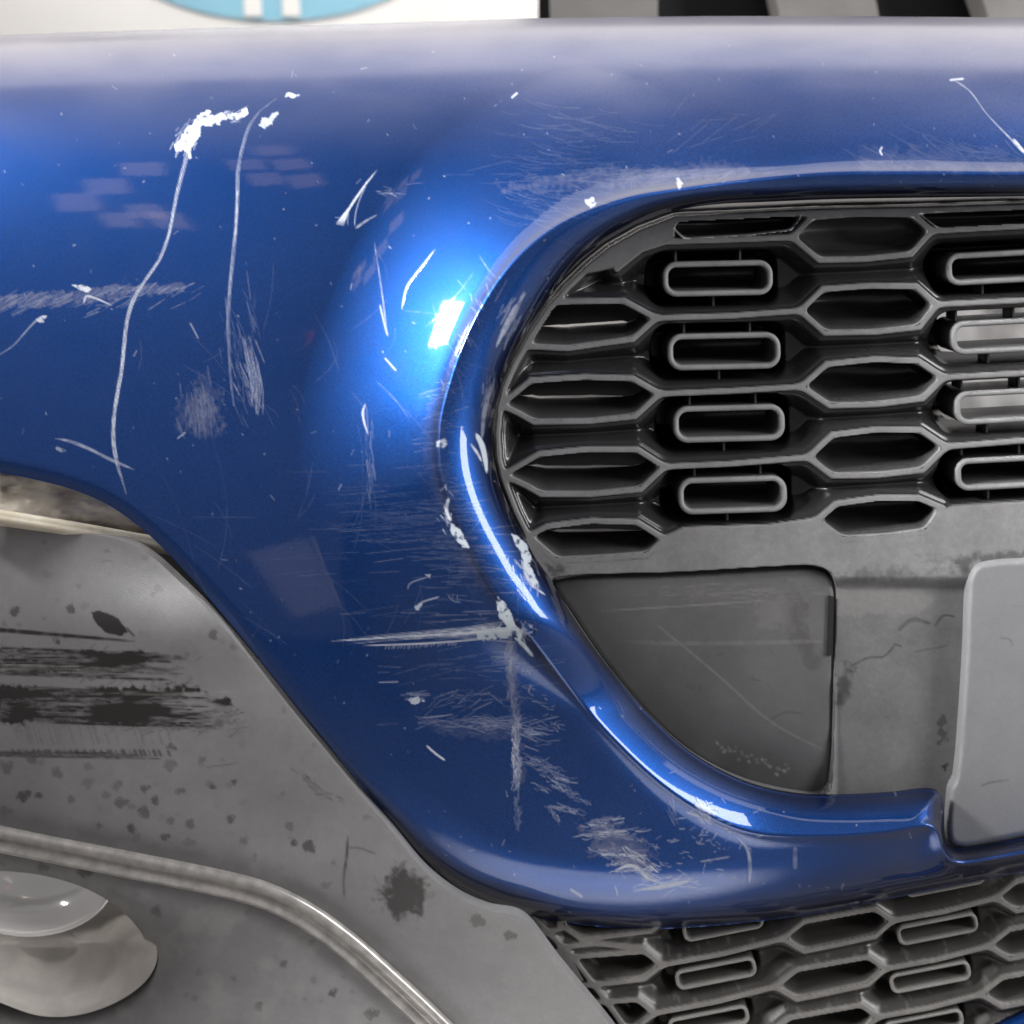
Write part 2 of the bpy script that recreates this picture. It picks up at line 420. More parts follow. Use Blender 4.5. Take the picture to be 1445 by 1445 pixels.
# ---- wear painted per vertex: r scratches through the clear coat, g bare primer, b scuffed haze
WR = np.zeros(G.X.shape); WG = np.zeros(G.X.shape); WB = np.zeros(G.X.shape)
def strokes(img, pts, w, inten=1.0, g=G, spl=True, brk=0.0, taper=True):
    pts = np.asarray(pts, float)
    if spl and len(pts) > 2: pts = catmull(pts, 6)
    seg = np.hypot(*np.diff(pts, axis=0).T); L = seg.sum(); n = max(3, int(L / (0.6 * g.st)))
    c = np.concatenate([[0], np.cumsum(seg)]); u = np.linspace(0, L, n)
    x = np.interp(u, c, pts[:, 0]); y = np.interp(u, c, pts[:, 1]); tt = u / L
    ww = np.full(n, w, float) if np.isscalar(w) else np.interp(tt, np.linspace(0, 1, len(w)), w)
    if taper: ww = ww * np.clip(np.minimum(tt, 1 - tt) * 8 + .25, 0, 1)
    ii = np.full(n, inten, float)
    if brk:
        nz = np.interp(u, np.linspace(0, L, max(3, int(L / 7) + 2)), rng.random(max(3, int(L / 7) + 2)))
        ii *= np.clip(1 - brk + brk * 2 * nz, 0, 1.2)
    fx = (x - g.x0) / g.st; fy = (y - g.y0) / g.st; r = ww / 2 / g.st; R = int(math.ceil(r.max())) + 1
    ix = np.round(fx).astype(int); iy = np.round(fy).astype(int)
    for dy in range(-R, R + 1):
        for dx in range(-R, R + 1):
            jx = ix + dx; jy = iy + dy
            cov = np.clip(r + 0.5 - np.hypot(jx - fx, jy - fy), 0, 1) * np.minimum(1, .35 + ww / g.st) * ii
            ok = (cov > 0) & (jx >= 0) & (jy >= 0) & (jx < img.shape[1]) & (jy < img.shape[0])
            np.maximum.at(img, (jy[ok], jx[ok]), np.minimum(cov[ok], 1))
def hairs(img, cx, cy, sx, sy, n, length, angle, spread=.15, w=1.0, inten=.5, curve=0.0, g=G, rot=0.0):
    for _ in range(n):
        a, b = rng.normal(0, 1, 2); x = cx + a * sx * math.cos(rot) - b * sy * math.sin(rot); y = cy + a * sx * math.sin(rot) + b * sy * math.cos(rot)
        th = math.radians(angle) + rng.normal(0, spread); L = length * rng.uniform(.4, 1.3) / 2; k = curve * L * rng.uniform(.5, 1.5)
        dx, dy = math.cos(th) * L, math.sin(th) * L
        strokes(img, [(x - dx, y - dy), (x - dy / L * k * .5, y + dx / L * k * .5), (x + dx, y + dy)], w * rng.uniform(.6, 1.4), inten * rng.uniform(.4, 1.1), g, brk=.5)
def patch(img, poly, inten=1.0, g=G, edge=2.0, size=10, thr=0.0, soft=1.4, seed=3, ax=1.0):
    p = np.asarray(poly, float); x0, y0 = p.min(0) - 12; x1, y1 = p.max(0) + 12
    i0, i1 = max(0, int((x0 - g.x0) / g.st)), min(g.nx, int((x1 - g.x0) / g.st)); j0, j1 = max(0, int((y0 - g.y0) / g.st)), min(g.ny, int((y1 - g.y0) / g.st))
    if i1 <= i0 or j1 <= j0: return
    X, Y = g.X[j0:j1, i0:i1], g.Y[j0:j1, i0:i1]
    nz = vnoise(X, Y, size, 4, seed, ax)
    n2 = vnoise(X, Y, 5.5, 3, seed + 7)
    s = sdf(X, Y, p) + (nz - .5) * 2.6 * edge + (n2 - .5) * 2.2 * edge
    m = np.clip(s / soft + .5, 0, 1)
    if g is G and soft < 3: m *= np.clip((n2 - .22) * 6, .25, 1)
    if thr: m *= np.clip((nz - thr) * 7, 0, 1)
    img[j0:j1, i0:i1] = np.maximum(img[j0:j1, i0:i1], m * inten)

# two long scratches and the blots they start from
LONG = [(286,163),(272,186),(266,205),(261,228),(250,270),(243,305),(238,330),(225,365),(205,395),(190,420),(180,450),(176,480),(172,520),(165,560),(160,600),(161,630),(166,655),(172,675),(178,697)]
def scratch(pts, w, inten, n=5, spread=1.0):
    p = catmull(pts, 6); t = np.gradient(p, axis=0); t /= np.hypot(*t.T)[:, None]; nr = np.stack([-t[:, 1], t[:, 0]], 1); m = len(p)
    wv = np.interp(np.linspace(0, 1, m), np.linspace(0, 1, len(w)), w)
    strokes(WR, p, list(np.interp(np.linspace(0, 1, 24), np.linspace(0, 1, m), wv) * rng.uniform(.55, .95, 24)), inten * .42, brk=.55, spl=False, taper=False)
    for k in range(n):
        i0 = int(rng.uniform(0, .7) * m); i1 = min(m, i0 + int(rng.uniform(.2, .6) * m) + 4); o = rng.uniform(-.5, .5) * spread
        strokes(WR, p[i0:i1] + nr[i0:i1] * (o * wv[i0:i1])[:, None], rng.uniform(.7, 1.5), inten * rng.uniform(.5, 1.1), brk=.6, spl=False)
scratch(LONG, [8,7,5.5,4.5,4,3.6,4,3.6,3.4,3.6,4,3.4,2], .85, 16)
patch(WR, [(247,205),(262,185),(283,160),(297,156),(300,162),(288,176),(276,200),(268,222),(258,212),(249,212)], 1.0, edge=3, size=7)
patch(WR, [(283,176),(290,167),(320,160),(347,155),(352,160),(330,168),(312,172),(296,178)], .95, edge=4, size=8)
patch(WR, [(366,178),(370,168),(392,160),(386,172),(372,184)], .75, edge=3, size=8)
patch(WR, [(402,131),(412,130),(422,134),(415,139),(404,136)], 1.0, edge=1.5, size=6)
hairs(WR, 262, 195, 10, 16, 26, 16, -62, .2, 1.4, .9)
hairs(WR, 325, 163, 20, 5, 20, 22, -20, .25, 1.4, .8)
scratch([(390,139),(376,149),(365,158),(352,178),(342,210),(336,240),(335,280),(332,330),(328,370),(324,410),(322,450),(323,490),(325,530),(330,572)], [2,3,4.5,4.5,4,3.6,4,3.6,3,3], .55, 12)
strokes(WR, [(335,265),(333,320),(329,352)], 2.6, .75, brk=.4)
strokes(WR, [(327,375),(323,420)], 2, .6, brk=.4)
# feathered chip
for a in range(9):
    k = a / 8
    strokes(WR, [(532 - 4 * k, 240 + 6 * k), (517 - 4 * k, 258 + 6 * k), (500 - 6 * k, 284 + 8 * k), (474 + 10 * k, 316 + 3 * k)], [1, 2.2, 2.6, 1.6], .9, brk=.3)
strokes(WR, [(518,258),(508,280),(502,300),(500,320)], 1.6, .6); strokes(WR, [(502,322),(516,312),(532,303)], [4, 3, 1.5], .45, brk=.4); strokes(WR, [(493,290),(490,318)], 1.2, .5)
strokes(WR, [(614,352),(600,370),(586,388),(574,405),(567,436)], [1, 2.4, 2.2, 1.6], .7, brk=.2)
hairs(WR, 553, 272, 9, 3, 14, 14, 5, .3, 1, .45)
# left side
hairs(WR, 60, 424, 60, 7, 90, 26, -28, .12, .9, .38); hairs(WR, 205, 409, 38, 4, 50, 20, -28, .12, .9, .42)
patch(WB, [(-80,425),(100,409),(255,400),(258,410),(110,428),(-80,445)], .22, edge=5, size=20)
patch(WR, [(101,402),(118,402),(130,407),(124,412),(108,409)], .95, edge=1.5)
strokes(WR, [(118,428),(122,418),(135,421),(158,431)], [3.5, 3, 2.4, 1.6], .75)
strokes(WR, [(-10,506),(18,488),(38,466),(52,452),(62,447)], [1.4, 1.6, 2, 3], .5, brk=.4); patch(WR, [(52,451),(60,446),(66,446),(62,454),(54,456)], .8)
strokes(WR, [(78,619),(96,622),(125,633),(155,648),(190,663)], [2, 5, 4, 4.5, 2], .42, brk=.3); patch(WR, [(80,632),(92,632),(92,637),(84,637)], .45)
for k in range(9):
    strokes(WR, [(342 + 3 * k, 470 + 6 * k + rng.uniform(-8, 8)), (350 + 2.6 * k, 520 + 4 * k), (372 - 8 + 1.0 * k - 14 * rng.random(), 578 + 2 * k - 12 * rng.random())], 1.5, .5, brk=.4)
hairs(WR, 350, 540, 10, 24, 36, 34, 68, .1, 1.1, .45); hairs(WR, 340, 480, 14, 40, 30, 40, 80, .15, .8, .28)
patch(WB, [(285,538),(298,552),(312,600),(296,609),(262,605),(250,596),(268,560)], .26, edge=14, size=10, soft=22, ax=.5)
hairs(WR, 284, 582, 14, 16, 60, 26, 78, .15, .9, .3); strokes(WR, [(250,619),(262,610)], 1.8, .6)
strokes(WR, [(516,569),(512,582),(515,600),(520,614)], [1, 3.2, 2.4, 1], .85); hairs(WR, 523, 650, 3, 30, 16, 40, 88, .08, 1, .3)
strokes(WR, [(268,455),(280,478)], 2, .45); strokes(WR, [(543,505),(550,513),(559,523)], 2.2, .6); strokes(WR, [(528,340),(540,420),(546,470)], 1.6, .33, brk=.5); strokes(WR, [(536,430),(542,455),(547,474)], 2.4, .5)
# upper band
hairs(WR, 790, 215, 45, 32, 80, 55, 8, .10, .7, .15, .25); hairs(WR, 770, 290, 36, 20, 50, 50, 16, .10, .7, .16, .2)
patch(WB, [(700,262),(830,243),(960,236),(1055,232),(1060,243),(960,252),(830,262),(710,275)], .17, edge=9, size=24, ax=3, soft=10)
hairs(WR, 930, 244, 80, 5, 80, 22, -12, .25, .8, .20); hairs(WR, 880, 248, 110, 8, 50, 60, -4, .06, .8, .16)
patch(WR, [(826,282),(836,279),(840,288),(832,294),(828,290)], .75, edge=2); patch(WR, [(953,251),(960,249),(964,262),(958,267)], .7, edge=2)
strokes(WR, [(722,138),(730,131)], 3.2, .8); strokes(WR, [(1340,113),(1360,111)], 3, .8); strokes(WR, [(1345,112),(1368,128),(1392,160),(1430,200),(1450,222)], [2.5, 1.6, 1.2, 2.4, 3], .55, brk=.4); strokes(WR, [(1430,196),(1452,222)], 3.4, .8)
strokes(WR, [(1245,207),(1242,213),(1245,219)], 2.6, .75); patch(WB, [(1200,205),(1300,200),(1420,205),(1440,235),(1300,240),(1220,240)], .1, edge=14, size=26, soft=18)
hairs(WR, 1320, 212, 60, 14, 50, 50, 22, .2, .7, .15, .2)
hairs(WR, 1010, 180, 50, 20, 14, 60, -20, .3, .8, .16)
# edge of the lip: hairs across it, bare primer, scuffs
for (x, y, a) in [(640,560,-10),(632,610,-5),(628,660,0),(640,705,5),(655,750,8)]: hairs(WR, x - 16, y, 13, 18, 16, 30, a, .12, .7, .18)
for (x, y) in [(690,400),(672,436),(655,480),(640,520)]: hairs(WR, x, y, 8, 16, 8, 22, 55, .25, .8, .25)
patch(WB, [(598,600),(618,560),(625,600),(628,660),(640,705),(625,720),(606,680)], .07, edge=8, size=18, soft=14)
hairs(WR, 590, 735, 60, 22, 80, 70, -4, .05, .7, .20); hairs(WR, 650, 790, 38, 26, 70, 44, 3, .08, .8, .26); patch(WB, [(640,770),(672,775),(690,820),(670,832),(640,800)], .15, edge=12, size=16, soft=12, ax=3)
hairs(WR, 560, 760, 80, 50, 50, 80, -3, .06, .7, .18)
patch(WG, [(616,623),(628,620),(632,627),(624,634),(616,630)], .8, edge=1.5)
patch(WG, [(632,736),(640,740),(650,748),(658,762),(662,773),(652,773),(640,760)], 1.0, edge=1.5); strokes(WR, [(633,703),(630,720),(636,735)], 5, .75, brk=.6); hairs(WR, 630, 722, 4, 12, 20, 14, 70, .5, 1.3, .7)
strokes(WG, [(672,612),(680,628),(685,650),(687,668)], [6, 8, 7, 3], 1.0); strokes(WR, [(664,626),(674,640),(680,652)], [2, 4, 2], .8, brk=.4)
patch(WG, [(722,754),(734,758),(746,772),(751,790),(749,800),(758,822),(752,828),(744,812),(738,796),(736,780),(728,770)], 1.0, edge=2, size=9); strokes(WR, [(736,790),(742,810),(752,826),(770,840)], [3, 4, 3, 2], .7, brk=.6); hairs(WR, 745, 815, 8, 14, 24, 18, 65, .3, 1.2, .6)
patch(WG, [(703,843),(712,850),(722,868),(729,884),(716,886),(706,872),(699,856)], 1.0, edge=2, size=10)
for (pts, i) in [([(694,540),(684,580),(680,620)], .35), ([(700,490),(716,455),(728,430)], .5), ([(706,480),(722,450),(740,412)], .38), ([(708,470),(726,438)], .3)]: strokes(WR, pts, [3, 7, 4], i, brk=.6)
hairs(WR, 718, 448, 8, 20, 26, 34, -62, .1, 1.6, .45); hairs(WR, 690, 560, 5, 30, 20, 30, -80, .1, 1.4, .4)
# the big crosswise scratch
for k in range(20):
    y0 = 905 + rng.normal(0, 2.2); y1 = 888 + rng.normal(0, 5.5); x0 = rng.uniform(470, 600); x1 = rng.uniform(690, 738)
    y0 = 905 - (x0 - 470) * .06 + rng.normal(0, 2.5)
    strokes(WR, [(x0, y0), ((x0 + x1) / 2, (y0 + y1) / 2 + rng.normal(0, 1)), (x1, y1)], [.7, 1.3, 1.9], rng.uniform(.4, .95), brk=.5)
strokes(WR, [(468,904.5),(560,899),(660,893),(735,888)], [1.4, 2, 2.6, 4], 1.0, brk=.2); strokes(WR, [(512,911),(600,908),(690,901)], [1.4, 2.4, 1.4], .95)
patch(WG, [(672,892),(694,886),(728,882),(735,890),(732,900),(700,899),(680,900)], .85, edge=5, size=9)
for k in range(24): x = 545 + k * 4.3 + rng.normal(0, 1); strokes(WR, [(x + 2, 909 - (x - 545) * .05), (x - 1.5, 915 - (x - 545) * .06 + rng.uniform(0, 3))], 1.1, .65)
for (pts, w) in [([(738,886),(733,904),(742,914),(752,926)], 5), ([(726,900),(738,908),(748,922)], 3)]: strokes(WG, pts, w, .9, brk=.3)
hairs(WR, 742, 892, 7, 8, 26, 12, 60, .8, 1.3, .7)
# hooked marks
strokes(WR, [(575,832),(578,824),(604,814)], 1.6, .55); patch(WR, [(600,811),(608,810),(606,816)], .6); strokes(WR, [(586,862),(592,852),(620,842)], 2.2, .65); patch(WR, [(586,853),(594,852),(592,862),(587,862)], .7); strokes(WR, [(632,840),(640,848),(650,850)], 1.6, .4); hairs(WR, 640, 868, 50, 6, 14, 46, -2, .04, .9, .35)
# vertical dashed scrape
yv = 905
while yv < 1165:
    xv = 718 + 12 * ss(905, 1060, yv) + rng.normal(0, 2); L = rng.uniform(8, 18); k = 1.0 if (1015 < yv < 1110) else .6
    if not (1112 < yv < 1126): hairs(WR, xv, yv, 2.2, 3, int(3 + 4 * k), L, 98, .28, 1.3, .55 * k)
    yv += 7
patch(WB, [(712,905),(728,905),(733,1000),(740,1100),(730,1110),(720,1000)], .22, edge=6, size=9, soft=8)
hairs(WR, 728, 1070, 3, 16, 26, 14, 80, .3, 1.5, .8)
# loose marks on the face
strokes(WR, [(534,963),(563,962)], 1.6, .6); patch(WR, [(572,986),(590,984),(604,989),(592,993),(578,991)], .75, edge=3); hairs(WR, 588, 978, 8, 3, 12, 24, 0, .1, 1, .5)
strokes(WR, [(602,1052),(614,1063),(628,1073)], 3, .85); strokes(WR, [(610,1060),(626,1071)], 1.4, .6); strokes(WR, [(592,1013),(618,1011),(640,1008)], [1, 2, 1], .55)
hairs(WR, 660, 1022, 44, 6, 40, 26, -5, .25, .9, .34); hairs(WR, 700, 1020, 30, 7, 50, 34, -4, .2, 1, .4); hairs(WR, 668, 985, 30, 8, 36, 30, -12, .3, .9, .35); hairs(WR, 660, 940, 55, 20, 44, 44, -4, .12, .8, .3)
patch(WB, [(600,1020),(680,1012),(760,1030),(740,1042),(640,1036)], .14, edge=10, size=14, ax=3, soft=12)
hairs(WR, 755, 1035, 18, 6, 24, 26, 12, .25, 1.2, .5)
for (x, y) in [(742,950),(750,966),(760,985),(775,1000),(765,1028),(788,1020)]: hairs(WR, x, y, 7, 5, 6, 10, rng.uniform(0, 90), .5, 1.1, .45)
def streak(x0, y0, x1, y1, wd, inten=.7, seed=1, thr=.5):
    """a torn, streaky scuff running from one point to another"""
    d = np.array([x1 - x0, y1 - y0], float); L = np.hypot(*d); d /= L; n = np.array([-d[1], d[0]]); p0 = np.array([x0, y0], float)
    r = np.random.default_rng(seed); m = max(4, int(wd * 1.1))
    for k in range(m):
        o = (k / (m - 1) - .5) * wd + r.normal(0, .8); t = r.uniform(-.15, .35) * L; env = 1 - abs(o) / wd
        while t < L * (.75 + .3 * r.random()):
            l = r.uniform(.12, .45) * L; wob = r.normal(0, 1.2, 3)
            if r.random() > thr: strokes(WR, [p0 + d * (t + l * q) + n * (o + wob[i]) for i, q in enumerate((0, .5, 1))], r.uniform(.7, 1.9), inten * env * r.uniform(.45, 1.15), brk=.45)
            t += l * r.uniform(.7, 1.5)
sk = 100
for (x0, y0, x1, y1, wd, it) in [(735,1066,772,1078,7,.55),(745,1075,800,1092,10,.6),(768,1092,812,1104,9,.6),(775,1102,806,1118,10,.65),(752,1106,776,1118,6,.5),(768,1134,815,1146,7,.7),(800,1118,826,1132,10,.4),(776,1140,790,1160,6,.5),
      (822,1166,868,1158,14,.75),(820,1180,905,1172,10,.75),(850,1162,872,1180,10,.55),(866,1178,905,1186,5,.5),(826,1196,856,1206,8,.55),(848,1204,900,1206,12,.85),(880,1200,926,1228,14,.8),(856,1222,884,1216,5,.6),(884,1224,928,1240,9,.6),(930,1216,944,1224,4,.5),(864,1228,915,1226,6,.75),(900,1254,952,1248,7,.75),(940,1246,975,1242,6,.65)]:
    sk += 1; streak(x0, y0, x1, y1, wd, it, sk, .35)
patch(WB, [(822,1170),(860,1158),(905,1180),(925,1215),(915,1240),(880,1220),(840,1195)], .28, edge=12, size=16, soft=12)
strokes(WR, [(866,1230),(885,1222),(898,1224),(912,1238),(930,1246)], [2, 5, 6, 4, 2], .62, brk=.4); strokes(WR, [(900,1256),(930,1252),(952,1248),(974,1243)], [2, 5, 6, 3], .6, brk=.4); hairs(WR, 952, 1247, 14, 5, 26, 22, -14, .35, 1.2, .6)
for _ in range(60): x, y = rng.normal(985, 40), rng.normal(1185, 22); hairs(WR, x, y, 3, 3, 1, rng.uniform(5, 16), rng.uniform(-60, 30), .4, 1.3, .45)
hairs(WR, 995, 1150, 8, 6, 24, 18, 40, .3, 1.2, .6); hairs(WR, 950, 1150, 3, 8, 6, 20, 70, .2, 1, .4); strokes(WR, [(988,1216),(1030,1209)], 2.4, .42, brk=.4)
strokes(WR, [(1040,1182),(1054,1198),(1058,1215),(1057,1246)], [2, 4, 5, 3], .42, brk=.5); strokes(WR, [(1122,1196),(1122,1226)], 6, .2, brk=.5)
strokes(WR, [(805,1255),(822,1266)], 4, .4); strokes(WR, [(868,1250),(872,1264)], 1.6, .4)
hairs(WR, 990, 1140, 4, 4, 10, 26, 48, .2, 1.6, .5)
# peppering of tiny nicks and hairlines all over
for _ in range(420):
    x, y = rng.uniform(0, 1445), rng.uniform(60, 1290); L = rng.choice([1.5, 2, 3, 8], p=[.5, .25, .15, .1]); th = rng.uniform(0, 6.3)
    strokes(WR, [(x, y), (x + L * math.cos(th), y + L * math.sin(th))], rng.uniform(.8, 1.8), rng.uniform(.15, .55), taper=False)
for _ in range(80):
    x, y = rng.uniform(150, 760), rng.uniform(350, 900); L = rng.uniform(30, 110); th = rng.normal(1.2, .7)
    strokes(WR, [(x, y), (x + L * math.cos(th) * .5 + 4, y + L * math.sin(th) * .5), (x + L * math.cos(th), y + L * math.sin(th))], .8, rng.uniform(.06, .16), brk=.4)
# settled dust along the top of the bumper, thin film elsewhere
dust = 0.42 * ss(250, 40, G.Y) * (0.5 + vnoise(G.X, G.Y, 60, 4, 5, 3)) + 0.025 * vnoise(G.X, G.Y, 40, 5, 8)
dust += 0.05 * np.exp(-np.abs(d_open - 18) / 12) * in_lip * vnoise(G.X, G.Y, 30, 3, 11)
WB = np.clip(np.maximum(WB * (0.45 + 1.1 * vnoise(G.X, G.Y, 9, 4, 21)), dust), 0, 1)
SKINWEAR = np.stack([WR, WG, WB], -1)

bumper = thing('front_bumper', 'scratched blue car bumper with rounded black honeycomb grille and grey side trim', 'car bumper', P(720., 1330., -0.05))

sd_skin = np.minimum(sd_out, -sd_open)
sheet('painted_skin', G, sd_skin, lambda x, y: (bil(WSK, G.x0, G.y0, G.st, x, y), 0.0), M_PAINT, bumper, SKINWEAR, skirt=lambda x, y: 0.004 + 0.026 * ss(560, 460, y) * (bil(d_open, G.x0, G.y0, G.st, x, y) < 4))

# a blue strip of the lower apron under the lower grille
GV = Grid(1340, 1395, 1516, 1516, 4)
VAL = [(1345,1470),(1400,1441),(1445,1421),(1530,1388),(1530,1530),(1345,1530)]
sheet('lower_apron', GV, GV.sdf(VAL), lambda x, y: (-0.085 - 0.02 * ss(40, 0, GVd(x, y)), 0), M_PAINT, bumper, np.zeros(GV.X.shape + (3,)), skirt=0.01) if False else None
def apron_place(x, y):
    d = dist(x, y, VAL[:4]); return -0.075 - 0.02 * (1 - np.sqrt(np.clip(1 - np.clip((30 - d) / 30, 0, 1) ** 2, 0, 1))), 0.0
sheet('lower_apron', GV, GV.sdf(VAL), apron_place, M_PAINT, bumper, np.full(GV.X.shape + (3,), .0), skirt=0.01)

# ------------------------------------------------------------------ upper grille
GB = -0.040      # rim plane behind the painted face
HEX = [
 [(742,489),(778,426),(880,424),(926,449),(893,479),(800,492)],
 [(706,572),(748,537),(825,532),(893,534),(931,556),(896,588),(830,595),(753,596),(730,583)],
 [(709,671),(760,641),(830,634),(899,634),(938,659),(904,691),(835,698),(763,698),(742,686)],
 [(745,757),(772,743),(835,735),(899,737),(938,761),(913,783),(850,788),(785,791)],
 [(1118,335),(1146,306),(1215,301),(1289,302),(1315,326),(1286,359),(1220,366),(1156,367)],
 [(1129,439),(1161,408),(1230,403),(1294,404),(1323,430),(1298,462),(1235,469),(1164,470)],
 [(1131,546),(1167,514),(1235,507),(1296,509),(1333,533),(1303,563),(1240,571),(1172,573)],
 [(1141,646),(1175,614),(1240,606),(1300,607),(1336,631),(1303,664),(1240,671),(1175,672)],
 [(1153,735),(1181,711),(1240,703),(1297,703),(1330,717),(1308,750),(1250,758),(1189,761)],
]
EDGE_CELL = [
 [(950,322),(957,311),(985,307),(1060,305),(1134,302),(1118,325),(1060,332),(965,337)],
 [(1297,301),(1360,297),(1540,290),(1540,317),(1440,319),(1326,324)],
]
RIBS = [[(926,449),(1030,446),(1129,439)], [(931,556),(1030,552),(1131,546)], [(938,659),(1030,655),(1141,646)], [(938,761),(965,748),(1090,744),(1130,738),(1153,735)],
        [(870,380),(905,352),(940,341),(1040,338),(1118,335)],
        [(1315,326),(1445,319),(1540,314)], [(1323,430),(1445,424),(1540,419)], [(1333,533),(1445,527),(1540,521)], [(1336,631),(1445,622),(1540,616)],
        [(955,309),(1045,305),(1150,300),(1290,297),(1445,292),(1540,289)]]
FRAME = [(955,309),(905,328),(862,352),(832,376),(800,407),(775,437),(750,474),(727,513),(712,548),(705,580),(702,613),(704,648),(713,683),(728,722),(745,757)]
PLATES = [[(806,400),(832,373),(870,345),(915,322),(955,306),(952,337),(940,341),(905,352),(874,377),(846,384),(822,388)],
          [(735,765),(745,757),(785,793),(913,786),(938,761),(965,748),(1090,745),(1153,735),(1189,763),(1308,752),(1330,717),(1345,712),(1445,706),(1560,700),(1560,1260),(1345,1260),(1320,1150),(1100,1150),(960,1090),(840,960),(760,820)]]
COVER = catmull([(782,823),(790,819),(960,812),(1100,804),(1148,803),(1168,811),(1177,828),(1178,860),(1175,960),(1171,1090),(1168,1114),(1158,1122),(1120,1120),(1060,1106),(1010,1085),(965,1056),(912,1006),(855,937),(812,874)], 5, True)
SLOTS = [(1013,393,78,25,-1.2),(1022,496,80,26,-1.2),(1029,598,79,26,-1.5),(1034,699,77,26,-1.8),
         (1416,377,80,23,-3),(1423,474,80,24,-3),(1428,573,80,24,-3),(1428,667,79,23,-3)]

def smin_net(X, Y, lines, closed_flags, k=2.2):
    acc = np.zeros(X.shape)
    for ln, cl in zip(lines, closed_flags): acc += np.exp(-dist(X, Y, ln, cl) / k)
    return -k * np.log(acc + 1e-30)

def rbox(X, Y, cx, cy, hw, hh, ang, r):
    a = math.radians(ang); u = (X - cx) * math.cos(a) + (Y - cy) * math.sin(a); v = -(X - cx) * math.sin(a) + (Y - cy) * math.cos(a)
    qx = np.abs(u) - hw + r; qy = np.abs(v) - hh + r
    return -(np.hypot(np.maximum(qx, 0), np.maximum(qy, 0)) + np.minimum(np.maximum(qx, qy), 0) - r)     # positive inside

def rring(cx, cy, hw, hh, ang, r, n=8):
    a = math.radians(ang); out = []
    for (sx, sy, t0) in ((1, 1, 0), (-1, 1, 90), (-1, -1, 180), (1, -1, 270)):
        for k in range(n + 1):
            t = math.radians(t0 + 90 * k / n); u = sx * (hw - r) + r * math.cos(t); v = sy * (hh - r) + r * math.sin(t)
            out.append((cx + u * math.cos(a) - v * math.sin(a), cy + u * math.sin(a) + v * math.cos(a)))
    return np.array(out)

GG = Grid(672, 262, 1516, 1214, 1.75)
sd_o2 = GG.sdf(OPENP)
cells = HEX + EDGE_CELL
d_net = smin_net(GG.X, GG.Y, HEX + RIBS + [FRAME], [True] * len(HEX) + [False] * (len(RIBS) + 1))
in_cell = np.zeros(GG.X.shape, int)
for i, h in enumerate(cells): in_cell[inside(GG.X, GG.Y, h)] = i + 1
sd_plate = np.maximum(sdf(GG.X, GG.Y, PLATES[0]), sdf(GG.X, GG.Y, PLATES[1]))
pocket = np.full(GG.X.shape, -1e3)
for (cx, cy, hw, hh, an) in SLOTS: pocket = np.maximum(pocket, rbox(GG.X, GG.Y, cx - 4, cy + 1, hw + 17, hh + 15, an, 26))
edge_d = np.full(GG.X.shape, 99.0)
for h in EDGE_CELL: edge_d = np.minimum(edge_d, dist(GG.X, GG.Y, h, True))
dd = np.where(in_cell > len(HEX), np.minimum(edge_d + 3.5, d_net), d_net)
valley = 0.0034 * ss(3.0, 6.8, d_net) + 0.017 * ss(7, 34, d_net)
valley = valley * ss(2.0, -4.0, sd_plate)
valley += 0.055 * ss(-1.0, 10.0, pocket) * ss(4, 9, d_net)
valley += 0.0 * ss(9, 1, sd_o2) * (sd_plate < 0) * ss(5, 9, d_net) * (GG.Y < 430)
FRP = np.array(FRAME[::-1] + [(1045,305),(1150,300),(1290,297),(1445,292),(1600,288),(1600,1300),(745,1300)])
out_fr = GG.sdf(FRP)
valley += 0.009 * ss(-3.5, -9, out_fr) * (GG.Y < 760)
cellh = 0.0025 * ss(3.6, 6.5, dd) + 0.040 * ss(5.5, 10.5, dd)
depthG = np.where(in_cell > 0, cellh, valley)
# groove round the towing-eye cover, raised kerb of the plate holder
sd_cov = GG.sdf(COVER)
depthG = np.where(sd_cov > -5, np.maximum(depthG, 0.022 * ss(-5, -1.5, sd_cov)), depthG)
depthG += 0.006 * ss(812, 835, GG.Y) * (sd_plate > 0) * ss(1170, 1185, GG.X)
depthG -= 0.004 * ss(1318, 1345, GG.X) * ss(850, 890, GG.Y) * ss(30, 0, np.abs(GG.X - 1340)) * 0
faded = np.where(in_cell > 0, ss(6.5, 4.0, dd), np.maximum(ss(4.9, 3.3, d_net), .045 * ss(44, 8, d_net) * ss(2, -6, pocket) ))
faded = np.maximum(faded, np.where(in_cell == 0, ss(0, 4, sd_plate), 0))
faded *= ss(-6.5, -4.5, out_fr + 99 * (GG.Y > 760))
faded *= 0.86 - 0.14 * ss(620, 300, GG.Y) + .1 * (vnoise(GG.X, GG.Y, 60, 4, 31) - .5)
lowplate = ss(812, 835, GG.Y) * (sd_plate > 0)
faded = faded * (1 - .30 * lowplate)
g1 = np.zeros(GG.X.shape); g2 = np.zeros(GG.X.shape)
